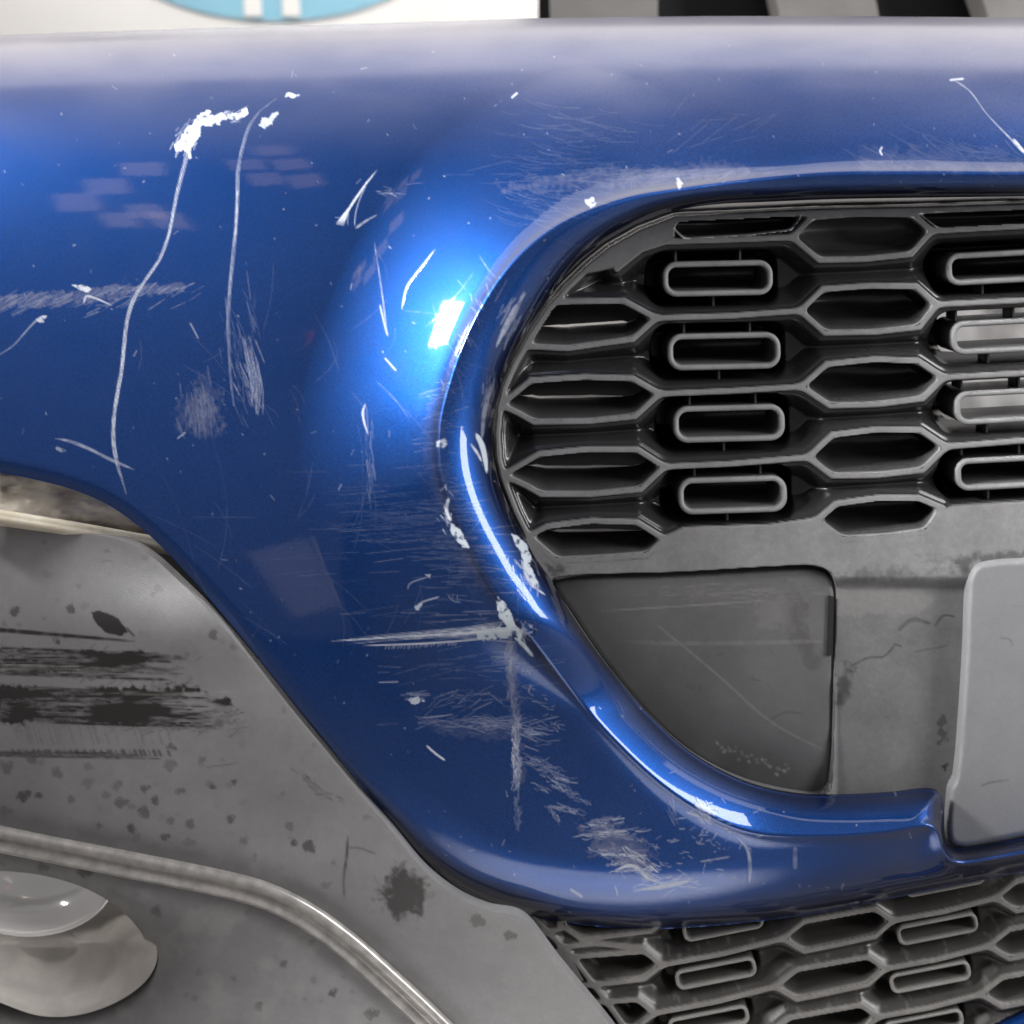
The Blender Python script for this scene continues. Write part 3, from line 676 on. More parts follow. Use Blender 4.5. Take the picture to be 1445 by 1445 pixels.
# grime on the flat plate
patch(g1, [(1185,960),(1195,940),(1212,948),(1200,975),(1190,1000),(1182,1000)], .5, GG, 8, 12, soft=12)
strokes(g1, [(1200,946),(1228,932),(1250,930),(1268,912)], 2.2, .6, GG, brk=.3); strokes(g1, [(1264,912),(1276,916)], 2, .6, GG)
strokes(g1, [(1270,894),(1290,878),(1318,884)], [5, 7, 4], .35, GG, brk=.4); strokes(g1, [(1322,888),(1335,872),(1352,874)], 2.4, .6, GG); strokes(g1, [(1292,924),(1340,915)], 1.8, .4, GG)
patch(g1, [(1326,1018),(1337,1014),(1338,1050),(1328,1052)], .4, GG, 5, 8); patch(g1, [(1332,1086),(1341,1082),(1338,1096)], .7, GG, 2, 6)
patch(g1, [(1190,810),(1345,795),(1350,812),(1190,826)], .30, GG, 14, 26, soft=16, ax=2); patch(g1, [(1340,790),(1372,782),(1470,775),(1470,786),(1375,792),(1362,812)], .45, GG, 5, 10, soft=8)
for _ in range(26):
    x, y = rng.uniform(780, 1440), rng.uniform(795, 1110); hairs(g1, x, y, 6, 6, 2, rng.uniform(8, 30), rng.uniform(0, 180), .4, 1, .2, .2, GG)
patch(g1, [(770,795),(800,800),(800,812),(778,812)], .5, GG, 6, 9, soft=8)
patch(g2, [(1175,832),(1230,826),(1300,836),(1316,850),(1300,866),(1200,872),(1175,868)], .12, GG, 5, 20, soft=6)
def gplace(x, y): return base(x, y) + GB, bil(depthG, GG.x0, GG.y0, GG.st, x, y)
gw = np.stack([faded, g1, g2], -1)
sd_g = sd_o2 + 34
# holes right through, where the light behind shows
holes = np.zeros(GG.X.shape, bool)
for (cx, cy, hw, hh, an) in (SLOTS[5], SLOTS[6]): holes |= rbox(GG.X, GG.Y, cx - 4, cy + 1, hw + 17, hh + 15, an, 26) > 8.5 + 40 * (GG.X < cx - hw + 24)
cover_hole = sd_cov > 4
web_keep = (in_cell == 0) | (dd < 4.5)
grille = sheet('upper_grille', GG, sd_g, gplace, M_GRILLE, bumper, gw, skirt=0, keep=web_keep & ~holes & ~cover_hole)
def inset(poly, d):
    p = np.asarray(poly, float); a = np.roll(p, 1, 0); c = np.roll(p, -1, 0)
    e1 = p - a; e2 = c - p; e1 /= np.hypot(*e1.T)[:, None]; e2 /= np.hypot(*e2.T)[:, None]
    n1 = np.stack([-e1[:, 1], e1[:, 0]], 1); n2 = np.stack([-e2[:, 1], e2[:, 0]], 1)
    area2 = (p[:, 0] * c[:, 1] - c[:, 0] * p[:, 1]).sum()
    if area2 < 0: n1, n2 = -n1, -n2
    m = n1 + n2; k = np.clip((m * n1).sum(1), .45, None)
    return p + m / k[:, None] * d
def rounded(poly, r):
    p = np.asarray(poly, float); out = []
    for i in range(len(p)):
        a, b_, c = p[i - 1], p[i], p[(i + 1) % len(p)]
        u = a - b_; v_ = c - b_; lu, lv = np.hypot(*u), np.hypot(*v_); q = min(r, lu * .42, lv * .42)
        s0 = b_ + u / lu * q; s1 = b_ + v_ / lv * q
        for t in (0, .25, .5, .75, 1): out.append((1 - t) ** 2 * s0 + 2 * t * (1 - t) * b_ + t * t * s1)
    return np.array(out)
def cup(poly, parent, mat, wfun, deep, rim, open_back=False, slope=9.0, slit=False, floor_fade=0.0):
    L = []; W = []
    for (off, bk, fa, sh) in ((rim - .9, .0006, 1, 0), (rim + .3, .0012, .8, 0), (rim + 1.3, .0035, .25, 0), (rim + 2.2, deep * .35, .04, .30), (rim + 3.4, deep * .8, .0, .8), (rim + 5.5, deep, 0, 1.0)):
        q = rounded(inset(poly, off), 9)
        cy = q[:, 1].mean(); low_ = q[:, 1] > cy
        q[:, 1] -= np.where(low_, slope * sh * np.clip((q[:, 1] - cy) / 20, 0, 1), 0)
        L.append(P(q[:, 0], q[:, 1], wfun(q[:, 0], q[:, 1]), bk)); W += [(fa, 0, 0) if bk < .004 else (max(.10 if lo else .0, floor_fade * (bk > deep * .5)), 0, 0) for lo in low_]  # lower walls paler: light from above put into the colour
    cell = loft('grille_cell', L, mat, parent, cap=not (open_back or slit), wear=W)
    if slit:        # the back plate stops short of the floor of the cell: an unseen pale strip added behind brightens the slit
        cx = q[:, 0].mean(); hw = np.ptp(q[:, 0]) / 2; yb = q[low_][:, 1].max()
        r = q.copy(); r[:, 1] -= np.where(low_, 3.4 * ss(.78, .66, np.abs(r[:, 0] - cx) / hw), 0)
        v = P(r[:, 0], r[:, 1], wfun(r[:, 0], r[:, 1]), deep + .0005)
        mesh_obj('cell_back', v, [tuple(range(len(r)))], mat, parent, wear=[(.03, 0, 0)] * len(r), smooth=False)
        f = np.array([(cx - hw, yb - 17), (cx + hw, yb - 19), (cx + hw, yb + 9), (cx - hw, yb + 11)])
        bk = np.array([deep + .046, deep + .046, deep + .014, deep + .014])
        a = P(f[:, 0], f[:, 1], wfun(f[:, 0], f[:, 1]), bk); b_ = a + np.array([0, .012, -.006])
        mesh_obj('slit_reflector', np.concatenate([a, b_]), [(0, 1, 2, 3), (7, 6, 5, 4), (0, 4, 5, 1), (1, 5, 6, 2), (2, 6, 7, 3), (3, 7, 4, 0)], M_REFLECTOR, parent, smooth=False)
    return cell
for i, h in enumerate(cells):
    cup(h, grille, M_GRILLE, lambda x, y: base(x, y) + GB, .038, 3.9 if i < len(HEX) else 1.2, slope=14 if i < len(HEX) else 2, slit=i < 4, floor_fade=.42 if i == 4 else 0)

def slot_ring(name, cx, cy, hw, hh, an, parent, mat, wfun, depth, rim=6.5, cap=True, px=1.0):
    L = []; r = hh * .8; W = []
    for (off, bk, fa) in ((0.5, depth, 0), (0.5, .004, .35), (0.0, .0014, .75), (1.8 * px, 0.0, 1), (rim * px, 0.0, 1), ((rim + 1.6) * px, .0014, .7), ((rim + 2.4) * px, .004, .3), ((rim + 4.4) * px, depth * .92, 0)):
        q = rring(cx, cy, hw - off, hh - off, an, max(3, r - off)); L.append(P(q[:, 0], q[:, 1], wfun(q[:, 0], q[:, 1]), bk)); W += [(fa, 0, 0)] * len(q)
    return loft(name, L, mat, parent, cap=cap, wear=W)
for i, sl in enumerate(SLOTS):
    slot_ring('slot_ring', *sl, grille, M_SLOT, lambda x, y: base(x, y) + GB - .002, .046, cap=i not in (5, 6))

def post(x, y0, y1, bk, parent, wfun, mat, wd=5.0):
    q = [(x - wd / 2, y0), (x + wd / 2, y0), (x + wd / 2, y1), (x - wd / 2, y1)]; q = np.array(q)
    wv = wfun(q[:, 0], q[:, 1]); a = P(q[:, 0] * .0 + x + (q[:, 0] - x) * .55, q[:, 1], wv, bk); b = P(q[:, 0], q[:, 1], wv, bk + .004); c = P(q[:, 0], q[:, 1], wv, bk + .02)
    L = [c, b, a]
    return loft('post', L, mat, parent, cap=True, smooth=False, wear=[(.25, 0, 0)] * 12)
gw_f = lambda x, y: base(x, y) + GB
for (x, y0, y1) in [(956,342,372),(1048,342,372),(1010,414,448),(968,448,474),(1062,446,473),(1018,520,555),(976,554,578),(1070,551,576),(1025,622,657),(983,657,679),(1077,653,677),(1030,722,748),
                    (1207,364,408),(1216,466,510),(1222,568,610),(1224,668,706),(806,490,536),(814,594,638),(822,696,738),
                    (1394,397,426),(1356,426,454),(1438,422,452),(1402,496,528),(1364,529,552),(1446,525,550),(1400,595,626),(1364,628,646),(1446,622,644),(1402,688,712)]:
    post(x, y0, y1, .011, grille, gw_f, M_SLOT)

# towing-eye cover
GC = Grid(770, 790, 1192, 1136, 2.0)
sdc = GC.sdf(COVER)
c1 = np.zeros(GC.X.shape); c2 = np.zeros(GC.X.shape)
strokes(c2, [(850,862),(950,856),(1090,847)], 1.4, .35, GC, brk=.4); hairs(c2, 1040, 838, 60, 8, 70, 30, -6, .1, 1, .22, 0, GC); strokes(c2, [(925,880),(1010,950),(1090,1020),(1165,1060)], 3, .16, GC, brk=.4)
strokes(c2, [(880,905),(960,908),(1160,905)], 6, .10, GC, brk=.5)
for k in range(40): x = rng.uniform(1010, 1112); hairs(c2, x, 1050 + (x - 1010) * .38 + rng.normal(0, 4), 2, 1, 1, 5, 20, .5, 3.2, .5, 0, GC)
patch(c1, [(1105,830),(1130,835),(1135,880),(1150,940),(1130,930),(1112,880)], .25, GC, 12, 20, soft=14); strokes(c1, [(1080,1020),(1110,1005),(1135,1008)], 2, .35, GC); hairs(c1, 1000, 960, 80, 70, 26, 14, 20, .8, 1.2, .3, 0, GC)
patch(c2, [(1060,840),(1120,838),(1115,880),(1070,885)], .09, GC, 14, 20, soft=16)
cwear = np.stack([0.55 + .5 * (vnoise(GC.X, GC.Y, 90, 4, 41) - .5) + .4 * ss(6, 2, sdc), c1, c2], -1)
def cplace(x, y):
    d = bil(sdc, GC.x0, GC.y0, GC.st, x, y); dl = dist(x, y, OPEN_[20:34])
    edge = 0.005 * (1 - np.sqrt(np.clip(1 - np.clip((7 - d) / 7, 0, 1) ** 2, 0, 1)))
    round_ = 0.008 * (np.clip((95 - dl) / 95, 0, 1)) ** 2
    return base(x, y) + GB - .006 - edge - round_, 0.0
sheet('towing_eye_cover', GC, sdc, cplace, M_COVER, bumper, cwear, skirt=0.012)
# its finger notch
mesh_obj('finger_notch', *(lambda q: (np.concatenate([P(q[:, 0], q[:, 1], base(q[:, 0], q[:, 1]) + GB - .0045), P(q[:, 0], q[:, 1], base(q[:, 0], q[:, 1]) + GB - .014)]), [(0, 1, 2, 3), (0, 4, 5, 1), (1, 5, 6, 2), (2, 6, 7, 3), (3, 7, 4, 0)]))(np.array([(1169, 840), (1177, 842), (1175, 924), (1166, 926)])), M_BLACK, bumper, smooth=False)

# number-plate holder (bare, without plate)
GM = Grid(1325, 775, 1516, 1210, 2.0)
MOUNT = np.concatenate([catmull([(1530,782),(1445,787),(1400,790),(1378,796),(1367,812),(1364,840),(1361,920),(1356,1000),(1350,1075),(1346,1100),(1340,1112),(1337,1140),(1336,1172),(1340,1189),(1354,1196),(1400,1190),(1445,1181),(1530,1167)], 6)])
sdm = GM.sdf(np.concatenate([MOUNT, [(1560, 1167), (1560, 782)]]))
m1 = np.zeros(GM.X.shape); m2 = np.zeros(GM.X.shape)
strokes(m1, [(1410,900),(1424,902),(1430,912)], 2, .35, GM); strokes(m1, [(1382,1110),(1395,1105),(1425,1100)], 2.4, .4, GM, brk=.3); hairs(m1, 1400, 960, 30, 90, 14, 16, 20, .9, 1, .18, 0, GM)
def mplace(x, y):
    d = bil(sdm, GM.x0, GM.y0, GM.st, x, y)
    return base(x, y) + GB + .010 - 0.010 * (1 - np.sqrt(np.clip(1 - np.clip((10 - d) / 10, 0, 1) ** 2, 0, 1))) + .003 * ss(1090, 1110, y) * ss(1345, 1365, x) * 0, 0.0
sheet('plate_holder', GM, sdm, mplace, M_MOUNT, bumper, np.stack([.75 + .25 * vnoise(GM.X, GM.Y, 70, 4, 51) - .35 * ss(1050, 1180, GM.Y), m1, m2], -1), skirt=0.02)

# ------------------------------------------------------------------ side trim with bead and fog lamp opening
TRIM = np.concatenate([catmull([(-90,726),(0,738),(60,746),(110,753),(150,757),(190,770),(222,792),(252,820),(285,852)], 5), catmull([(322,893),(368,948),(420,1014),(466,1070),(500,1112),(552,1172),(602,1232),(650,1268),(690,1285),(728,1292),(745,1302),(790,1360),(856,1440),(912,1512),(930,1540)], 5), [(-90, 1540)]])
FOG = catmull([(-70,1255),(-20,1231),(30,1231),(80,1240),(130,1258),(175,1288),(204,1325),(208,1350),(196,1376),(160,1404),(110,1422),(60,1424),(10,1408),(-50,1380),(-85,1320)], 6, True)
BEAD = catmull([(-95,1160),(-40,1170),(0,1178),(100,1198),(200,1218),(300,1238),(370,1256),(430,1284),(490,1326),(545,1374),(600,1425),(660,1485),(700,1530)], 8)
GT = Grid(-76, 722, 930, 1516, 2.1)
sdt = GT.sdf(TRIM); sdf_ = GT.sdf(FOG); dbead = GT.dist(BEAD)
above = GT.up(np.where(inside(GT.CX, GT.CY, np.concatenate([BEAD, [(900, 1530), (900, 400), (-95, 400)]])), 1.0, 0.0)) > .5
trimW = base(GT.X, GT.Y) * np.where(GT.Y > 700, 1, 1) - 0.012
trimW += -0.05 * (np.clip(430 - GT.X, 0, None) / 500) ** 1.6 * 0.5
trimW += 0.012 * np.exp(-((GT.X - 250) / 110) ** 2 - ((GT.Y - 880) / 60) ** 2)
trimW -= 0.012 * ss(900, 730, GT.Y) ** 1.2
trimW += 0.010 * np.exp(-np.clip(GT.sdf(TRIM), 0, None) / 60.0)
trimW += np.where(above, -0.004 * np.exp(-(dbead / 26) ** 2), 0.014 * (1 - np.exp(-dbead / 60.0)) - .012)
lipf = np.clip(-sdf_, 0, None)
trimW -= 0.05 * np.exp(-lipf / 30.0) * ss(1300, 1400, GT.Y + .35 * (GT.X - 60)) * .6 + 0.018 * np.exp(-lipf / 9.0)
trimW = blur(trimW, 2.0)
T0 = np.zeros(GT.X.shape); T1 = np.zeros(GT.X.shape); T2 = np.zeros(GT.X.shape)
def band(y0a, y1a, x1, n, inten, slope=.035):
    for _ in range(n):
        y = rng.uniform(y0a, y1a); xe = x1 * rng.uniform(.72, 1.0); xs = rng.uniform(-80, xe * .8); L = min(xe - xs, rng.uniform(30, 160))
        strokes(T1, [(xs, y + slope * xs), (xs + L / 2, y + slope * (xs + L / 2)), (xs + L, y + slope * (xs + L))], rng.uniform(1.2, 4), inten * rng.uniform(.5, 1), GT, brk=.6)
strokes(T1, [(-80,884),(0,889),(60,894),(190,905)], [5, 6, 5, 3], .75, GT, brk=.3)
band(914, 952, 268, 95, .75); band(968, 1018, 325, 150, .8)
patch(T1, [(-80,915),(60,918),(200,918),(262,928),(255,946),(100,948),(-80,944)], .75, GT, 7, 16, .42, ax=5, soft=5); patch(T1, [(-80,972),(100,970),(270,972),(320,990),(334,1030),(150,1022),(-80,1015)], .8, GT, 9, 18, .42, ax=5, soft=6)
strokes(T2, [(-60,946),(100,944),(260,952)], 1.6, .3, GT, brk=.7); strokes(T2, [(150,978),(250,980),(335,975)], 1.6, .3, GT, brk=.7); strokes(T2, [(0,938),(120,941)], 2, .4, GT, brk=.6)
band(1060, 1067, 240, 40, .6, .02)
for k in range(34): x = 20 + k * 6.5 + rng.normal(0, 2); strokes(T1, [(x, 1058), (x + 4, 1067)], rng.uniform(2, 5), .5, GT)
for k in range(26): x = rng.uniform(20, 235); strokes(T1, [(x, 1020), (x + 4, 1035), (x + 9, 1052)], 1.2, .3, GT, brk=.5)
for k in range(60): x, y = rng.uniform(-20, 300), rng.uniform(915, 1030); hairs(T1, x, y, 3, 2, 2, 18, -30, .2, 1.2, .5, 0, GT)
for k in range(50): x, y = rng.uniform(150, 335), rng.uniform(1000, 1034); hairs(T1, x, y, 3, 2, 2, 26, -22, .15, 1.3, .55, 0, GT)
patch(T1, [(127,864),(140,862),(166,872),(182,893),(170,897),(150,893),(138,882)], .72, GT, 2, 10); strokes(T1, [(178,886),(190,898)], 3, .6, GT)
patch(T1, [(545,1240),(568,1222),(592,1235),(604,1262),(592,1290),(560,1298),(538,1280)], .62, GT, 12, 18, soft=14); hairs(T1, 570, 1262, 18, 20, 40, 26, 60, .2, 1, .3, 0, GT)
strokes(T1, [(491,1180),(489,1210),(485,1240),(486,1268)], [3, 4, 4, 2], .5, GT, brk=.3); strokes(T1, [(490,1196),(508,1197),(530,1205)], 2.4, .4, GT); hairs(T1, 450, 1115, 20, 4, 26, 14, 30, .3, 1.4, .45, 0, GT, rot=.6)
strokes(T1, [(290,1083),(335,1077)], 1.6, .4, GT); strokes(T1, [(142,794),(150,791),(160,793)], 1.6, .35, GT)
def spot(x, y, r, i):
    n = 14; ph = rng.uniform(0, 6); q = [(x + r * (1 + .3 * math.sin(2 * t + ph)) * math.cos(t), y + r * (.85 + .25 * math.sin(3 * t + ph)) * math.sin(t)) for t in np.linspace(0, 6.283, n, endpoint=False)]
    patch(T1, q, i * .55, GT, 2.2, 6, seed=int(x * 7 + y) % 997); strokes(T1, [(a_ + rng.normal(0, .7), b_ + rng.normal(0, .7)) for a_, b_ in q] + [q[0]], 1.3, i * .75, GT, taper=False, brk=.7)
for (x, y, r) in [(10,1083,9),(33,1123,9),(45,1072,7),(80,1090,8),(125,1104,8),(165,1108,7),(172,1132,8),(202,1146,9),(218,1130,6),(186,1138,4),(240,1080,8),(242,1055,6),(268,1163,7),(192,1182,7),(233,1181,5),(240,1158,6),(186,1170,6),(268,1190,7),(140,1165,4),(8,1145,8),(54,1123,4),(150,1122,5),(100,1128,5),(325,1155,6),(344,1186,6),(408,1167,6),(436,1196,9),(415,1190,5),(460,1250,5),(254,1117,5),(205,1112,5),(300,1110,4),(330,1103,4),(358,1210,5),(285,1072,5),(130,955,7),(80,905,5),(20,862,7),(100,860,6),(300,895,7),(310,1020,6),(675,1300,9),(720,1320,7),(365,1420,6),(400,1360,5),(330,1380,4),(470,1400,6),(440,1330,4),(525,1430,8),(120,1230,8),(220,1285,8),(60,1225,6)]:
    spot(x, y, r, rng.uniform(.35, .95))
for _ in range(170): spot(rng.uniform(0, 520), rng.uniform(760, 1430), rng.uniform(1.5, 5), rng.uniform(.08, .4))
fade_highlight = 0.50 + 0.55 * (vnoise(GT.X, GT.Y, 120, 5, 61, 1.6) - .5) + .30 * np.exp(-np.clip(sdt, 0, None) / 60) * ss(760, 870, GT.Y) - .12 * ss(360, 60, GT.X) * ss(900, 1100, GT.Y)
fade_highlight += .25 * np.exp(-((GT.X - 245) / 60) ** 2 - ((GT.Y - 868) / 34) ** 2)  # highlight on the bump, painted into the colour
low = ~above
T2 = np.maximum(T2, np.where(low, .16 * ss(.48, .75, vnoise(GT.X, GT.Y, 34, 5, 71)), 0)); T2 = np.maximum(T2, np.where(low, .5 * np.exp(-((lipf - 3) / 5) ** 2) * ss(1300, 1400, GT.Y) * vnoise(GT.X, GT.Y, 12, 3, 72), 0))
T1 = np.maximum(T1, np.where(above, .35 * np.exp(-((dbead - 26) / 12) ** 2) * vnoise(GT.X, GT.Y, 30, 4, 73), 0))
sd_trim = np.minimum(sdt, -sdf_)
trim = sheet('fog_lamp_surround', GT, sd_trim, lambda x, y: (bil(trimW, GT.x0, GT.y0, GT.st, x, y), 0.0), M_TRIM, bumper, np.clip(np.stack([fade_highlight, T1, T2], -1), 0, 1), skirt=0.012)

# moulding along the trim: a rounded bright bead with a step below
def sweep(name, path, prof, wfun, mat, parent):
    t = np.gradient(path, axis=0); t /= np.hypot(*t.T)[:, None]; nrm = np.stack([-t[:, 1], t[:, 0]], 1)      # points down the picture
    L = []
    for (o, h) in prof:
        q = path + nrm * o; L.append(P(q[:, 0], q[:, 1], wfun(path[:, 0], path[:, 1]) + h))
    return loft(name, L, mat, parent, cap=False, closed=False)
wb = lambda x, y: bil(trimW, GT.x0, GT.y0, GT.st, np.clip(x, -70, 920), np.clip(y, 730, 1510)) * 1.0
bw = blur(trimW, 10)
wb = lambda x, y: bil(bw, GT.x0, GT.y0, GT.st, x, y)
arc = [(-17 + 14 * (1 - math.cos(a)), -.004 + .013 * math.sin(a)) for a in np.linspace(0, math.pi * .5, 7)] + [(-3 + 9 * math.sin(a), .009 - .006 * (1 - math.cos(a))) for a in np.linspace(.2, math.pi / 2, 6)]
sweep('bright_moulding', BEAD, arc + [(8, .0015), (11, .0012), (20, .0045), (23, .0042), (25, .001), (25.5, -.006)], wb, M_BEAD, trim)

# fog lamp: lens face, chrome reflector, dark shelf below
fog = None
fc = np.array([70., 1326.]); fw = float(bil(trimW, GT.x0, GT.y0, GT.st, np.array([230.]), np.array([1400.]))[0]) - 0.02
def fring(s, w, dy=0.0, dx=0.0):
    q = fc + (FOG - fc) * s + np.array([dx, dy]); return P(q[:, 0], q[:, 1], w - .07 * ss(1335, 1275, q[:, 1]))
fog = loft('fog_lamp', [fring(1.10, fw + .012), fring(1.03, fw + .004), fring(.98, fw + .0), fring(.88, fw - .006), fring(.6, fw - .032), fring(.3, fw - .042)], M_LAMPBODY, bumper)
rr = [(math.cos(a), math.sin(a)) for a in np.linspace(0, 2 * math.pi, 48, endpoint=False)]; rr = np.array(rr)
def circ(cx, cy, r, ry, w, bk=0.0): return P(cx + rr[:, 0] * r, cy + rr[:, 1] * ry, w, bk)
loft('lamp_reflector', [circ(40, 1240, 122, 82, fw - .012), circ(40, 1240, 118, 79, fw - .010), circ(40, 1239, 114, 76, fw - .012), circ(40, 1236, 104, 66, fw - .022), circ(42, 1234, 78, 48, fw - .034), circ(44, 1234, 34, 22, fw - .040)], M_CHROME, fog)

# side lamp strip above the trim
sw = float(base(np.array(100.), np.array(720.))) - .035
GL = Grid(-76, 655, 260, 790, 1.6)
STRIP = [(-90,648),(0,650),(120,660),(270,790),(235,774),(180,762),(130,749),(60,736),(0,728),(-90,716)]
sdl = GL.sdf(STRIP)
lampn = vnoise(GL.X, GL.Y, 26, 5, 81, 2.2)
LH = .010 * (lampn - .5)
def lplace(x, y): return sw + bil(LH, GL.x0, GL.y0, GL.st, x, y) - .03 * ((x - 100) / 300), 0.0
b = NB('crackled_lamp_lens'); wv = b.wear()
b.set(Base_Color=b.mix(wv[0], (0.15, 0.125, 0.10), (0.80, 0.74, 0.63)), Roughness=.22, Coat_Weight=1.0, Coat_Roughness=.05); M_LENS = b.m
lampw = np.clip((vnoise(GL.X, GL.Y, 30, 5, 82, 2.0) - .28) * 2.0, 0, 1)
lamp = sheet('side_lamp', GL, sdl, lplace, M_LENS, bumper, np.stack([lampw, lampw, lampw], -1), skirt=.004)
LED = catmull([(-90,716),(0,727),(70,738),(140,750),(200,761),(262,772)], 8)
sweep('lamp_ledge', LED, [(-8, .004), (-7, .010), (-2, .012), (0, .011), (2, .0125), (7, .0115), (9, .010), (13, .006), (15, -.01)], lambda x, y: sw - .03 * ((x - 100) / 300), M_CREAM, lamp)

# ------------------------------------------------------------------ lower grille
LB = -0.085
def lbase(x, y): return LB + 0 * x
GLO = Grid(720, 1225, 1516, 1516, 1.75)
hexrel = [(0,0),(30,-24),(80,-33),(130,-42),(155,-25),(130,-3),(80,8),(30,18)]
LH_, LR_, LS_ = [], [], []
for j in range(-1, 4):
    for i in range(-2, 2):
        ox = 1105 + (300 * i if i >= 0 else 326 * i) - 10 * j; oy = 1325 + (-57 * i if i >= 0 else -55 * i) + 68 * j
        LH_.append([(ox + a, oy + c + (0 if i > -1 else (a - 80) * .10)) for a, c in hexrel])
        nx = 1105 + (300 * (i + 1) if i + 1 >= 0 else 326 * (i + 1)) - 10 * j; ny = 1325 + (-57 * (i + 1) if i + 1 >= 0 else -55 * (i + 1)) + 68 * j
        tip = LH_[-1][4]; LR_.append([tip, ((tip[0] + nx) / 2, (tip[1] + ny) / 2 + 3), (nx, ny)])
        LS_.append(((tip[0] + nx) / 2 - 9, (tip[1] + ny) / 2 + 28 + (3 if i == -1 else 0), 58, 14.5, -11))
LFRAME = [(748,1292),(775,1318),(808,1352),(845,1400),(880,1448),(935,1525)]
LFR2 = [(790,1338),(840,1332),(905,1337)]
frame_cut = np.array(LFRAME + [(1600, 1530), (1600, 1180), (748, 1180)])
hin = [h for h in LH_]
dn = smin_net(GLO.X, GLO.Y, hin + LR_ + [LFRAME, LFR2], [True] * len(hin) + [False] * (len(LR_) + 2), 2.0)
LOWP = np.concatenate([np.array(LFRAME) + np.array([-14, 3]), [(1600, 1545), (1600, 1150), (748, 1200)]])
sdlo = GLO.sdf(LOWP)
inl = np.zeros(GLO.X.shape, int)
for i, h in enumerate(hin): inl[inside(GLO.X, GLO.Y, h)] = i + 1
pk = np.full(GLO.X.shape, -1e3)
for (cx, cy, hw, hh, an) in LS_: pk = np.maximum(pk, rbox(GLO.X, GLO.Y, cx - 5, cy, hw + 14, hh + 8, an, 16))
outside = ss(2, -4, GLO.sdf(frame_cut))
depL = np.where(inl > 0, .002 * ss(3, 5, dn) + .016 * ss(4.4, 10, dn), .002 * ss(3, 5.5, dn) + .012 * ss(5, 24, dn) + .010 * ss(-1, 8, pk) * ss(4, 8, dn))
dirtl = vnoise(GLO.X, GLO.Y, 24, 4, 91)
fl = np.clip(np.maximum(ss(4.8, 3.0, dn) * .85, .12 * dirtl + .02), 0, 1)
lw = np.stack([fl, 0 * fl, .10 * ss(.66, .8, vnoise(GLO.X, GLO.Y, 7, 2, 92))], -1)
def loplace(x, y): return lbase(x, y), bil(depL, GLO.x0, GLO.y0, GLO.st, x, y)
keepw = ((inl == 0) | (dn < 4.2) | (sdlo < 30))
lower = sheet('lower_grille', GLO, np.minimum(sdlo, 1e3), loplace, M_LOWGR, bumper, lw, skirt=.01, keep=keepw)
for i, h in enumerate(hin):
    k = (inl == i + 1) & (dn > 4.4) & (sdlo > 30)
    if k.sum() < 60: continue
    cup(h, lower, M_LOWGR, lbase, .022, 3.4, slope=4)
for s_ in LS_:
    if s_[0] < 900 or s_[0] > 1560 or s_[1] > 1530 or s_[1] < 1235: continue
    slot_ring('slot_ring', *s_, lower, M_LOWGR, lambda x, y: lbase(x, y) - .001, .022, rim=4.5, px=.9)
q = np.array([(778,1340),(796,1338),(812,1362),(824,1384),(806,1384),(786,1358)])
mesh_obj('frame_clip', np.concatenate([P(q[:, 0], q[:, 1], LB + .003), P(q[:, 0], q[:, 1], LB - .012)]), [tuple(range(6))] + [(i, i + 6, (i + 1) % 6 + 6, (i + 1) % 6) for i in range(6)], M_LOWGR, lower, wear=[(.7, 0, 0)] * 12, smooth=False)

# dark liner behind every gap
def panel(name, poly, w, th, mat, parent, smooth=False):
    q = np.array(poly, float); n = len(q)
    a = P(q[:, 0], q[:, 1], w); c = a + th * AX
    return mesh_obj(name, np.concatenate([a, c]), [tuple(range(n)), tuple(range(2 * n - 1, n - 1, -1))] + [(i, i + n, (i + 1) % n + n, (i + 1) % n) for i in range(n)], mat, parent, smooth=smooth)
panel('bumper_liner', [(-70,600),(420,640),(640,480),(760,400),(1200,400),(1310,400),(1310,800),(1510,800),(1510,1510),(-70,1510)], -0.26, .004, M_BLACK, bumper)

# ------------------------------------------------------------------ what stands behind
floor_v = [(-6, -6, 0), (6, -6, 0), (6, 6, 0), (-6, 6, 0)]
fo = mesh_obj('floor', floor_v, [(0, 1, 2, 3)], M_FLOOR, smooth=False); fo['kind'] = 'structure'

def ray(px, py, y):
    """where a line of sight meets the upright plane y in world space"""
    o = TILT @ Vector((0, -D, 0)); d = (TILT.to_3x3() @ Vector(((px - HALF) * S, D, -(py - HALF) * S)))
    return o + d * ((y - o.y) / d.y)

YB = 1.5
banner_base = ray(300, 60, YB)
banner = thing('white_banner', 'white banner with pale blue oval logo standing behind the top of the bumper', 'banner', (banner_base.x, YB, 0.0), rot=False)
bx0, bx1 = ray(-260, 20, YB).x, ray(770, 20, YB).x
def wmesh(name, pts2, y0, th, mat, parent):
    n = len(pts2); v = [(x, y0, z) for x, z in pts2] + [(x, y0 + th, z) for x, z in pts2]
    return mesh_obj(name, v, [tuple(range(n)), tuple(range(2 * n - 1, n - 1, -1))] + [(i, i + n, (i + 1) % n + n, (i + 1) % n) for i in range(n)], mat, parent, smooth=False)
zt = ray(300, 0, YB).z
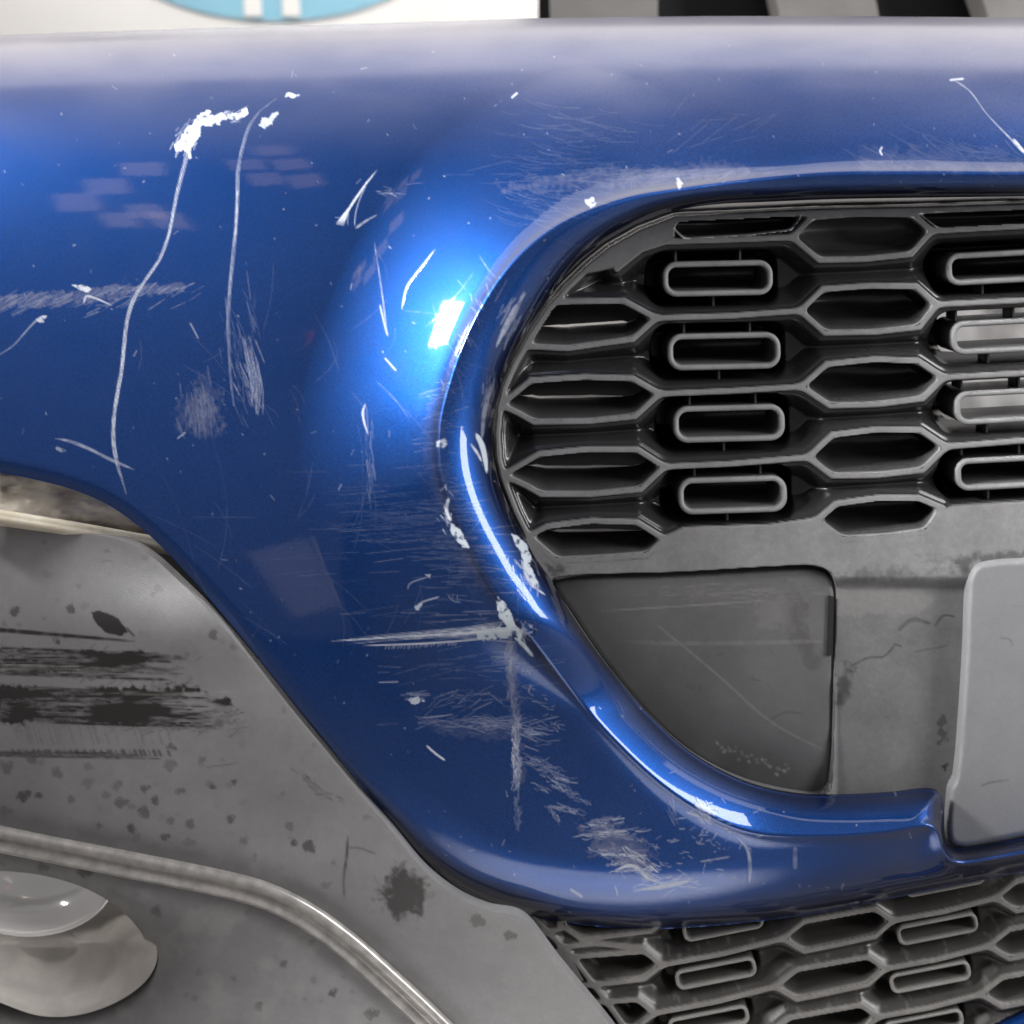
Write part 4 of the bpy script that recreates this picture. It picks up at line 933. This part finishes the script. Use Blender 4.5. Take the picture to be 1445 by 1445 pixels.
# rounded lower right corner as seen at the frame's top
rcx, rcr = bx1 - .10, .10
outline = [(bx0, .004), (bx1, .004), (bx1, zt - .02 - .03), (bx1 - .012, zt + .01), (bx1 - .05, zt + .06), (bx1 - .05, zt + 1.1), (bx0, zt + 1.1)]
ROOTS['white_banner'] = Vector((banner_base.x, YB, 0))
wmesh('banner_sheet', outline, YB, .006, M_WHITE, banner)
pz = ray(395, 30, YB)          # lowest point of the oval
oc = ray(390, 30, YB).x; ow = (ray(620, 0, YB).x - ray(180, 0, YB).x) / 2 * 1.02
oh = .16
ocz = pz.z + oh
el = [(oc + ow * 1.12 * math.cos(t), ocz + oh * math.sin(t)) for t in np.linspace(0, 2 * math.pi, 64, endpoint=False)]
oval = wmesh('oval_logo', el, YB - .003, .002, M_BLUEPRINT, banner)
def letter(shape, x, z, h):
    """plain white stroke letters on the oval"""
    w = .030; v = []
    if shape == 'bar': wmesh('letter', [(x - w / 2, z - h * .8), (x + w / 2, z - h * .8), (x + w / 2, z + h), (x - w / 2, z + h)], YB - .006, .002, M_WHITE, oval)
    else:
        pts = []
        a0, a1 = (0, 2 * math.pi) if shape == 'ring' else (math.radians(20), math.radians(330))
        for t in np.linspace(a0, a1, 30): pts.append((x + .055 * math.cos(t), z + h * .62 * math.sin(t)))
        for t in np.linspace(a1, a0, 30): pts.append((x + .030 * math.cos(t), z + h * .38 * math.sin(t)))
        n = 30; V = [(p[0], YB - .006, p[1]) for p in pts] + [(p[0], YB - .004, p[1]) for p in pts]
        F = [(i, i + 1, 58 - i, 59 - i) for i in range(29)] + [(i, i + 1, i + 61, i + 60) for i in range(59)]
        mesh_obj('letter', V, F, M_WHITE, oval, smooth=False)
lx = lambda p: ray(p, 0, YB).x
for (s_, p_, h_) in [('open', 268, .09), ('bar', 357, .16), ('ring', 312, .08), ('bar', 411, .16), ('open', 470, .09), ('ring', 540, .08)]:
    if s_ == 'bar': letter('bar', lx(p_), pz.z + .135, h_)
    else: letter(s_, lx(p_), pz.z + .155, h_)

# grey slatted rack behind the top right
YR = .62
rk = thing('slatted_rack', 'grey plastic rack with slanted slats and dark gaps behind the top right edge', 'rack', (ray(1150, 20, YR).x, YR, 0), rot=False)
ROOTS['slatted_rack'] = Vector((ray(1150, 20, YR).x, YR, 0))
def slat(name, p0, p1, mat, y=YR, th=.05, lean=18, z0=.05, top=.42):
    a, c = ray(p0, 22, y), ray(p1, 22, y); k = lean * .0011
    wmesh(name, [(a.x, a.z - z0), (c.x, a.z - z0), (c.x - k * 3, a.z + top * .4), (a.x - k * 3, a.z + top * .4)], y, th, mat, rk)
slat('side_panel', 830, 980, M_RACK, lean=14, z0=ray(860, 22, YR).z - .01)
slat('slat', 1118, 1258, M_RACK); slat('slat', 1424, 1560, M_RACK, lean=30); slat('side_panel', 1640, 1760, M_RACK, lean=14, z0=ray(1700, 22, YR).z - .01)
slat('rear_panel', 760, 1700, M_BLACK, y=YR + .08, th=.01, lean=0)

# white sheet seen through the grille on the right
sb = P(1480., 520., -.22)
ps = thing('white_sheet', 'crumpled white sheet seen through the right-hand openings of the upper grille', 'paper sheet', tuple(sb))
GX, GY = np.meshgrid(np.linspace(1300, 1640, 30), np.linspace(430, 640, 20))
nz = vnoise(GX, GY, 60, 4, 101)
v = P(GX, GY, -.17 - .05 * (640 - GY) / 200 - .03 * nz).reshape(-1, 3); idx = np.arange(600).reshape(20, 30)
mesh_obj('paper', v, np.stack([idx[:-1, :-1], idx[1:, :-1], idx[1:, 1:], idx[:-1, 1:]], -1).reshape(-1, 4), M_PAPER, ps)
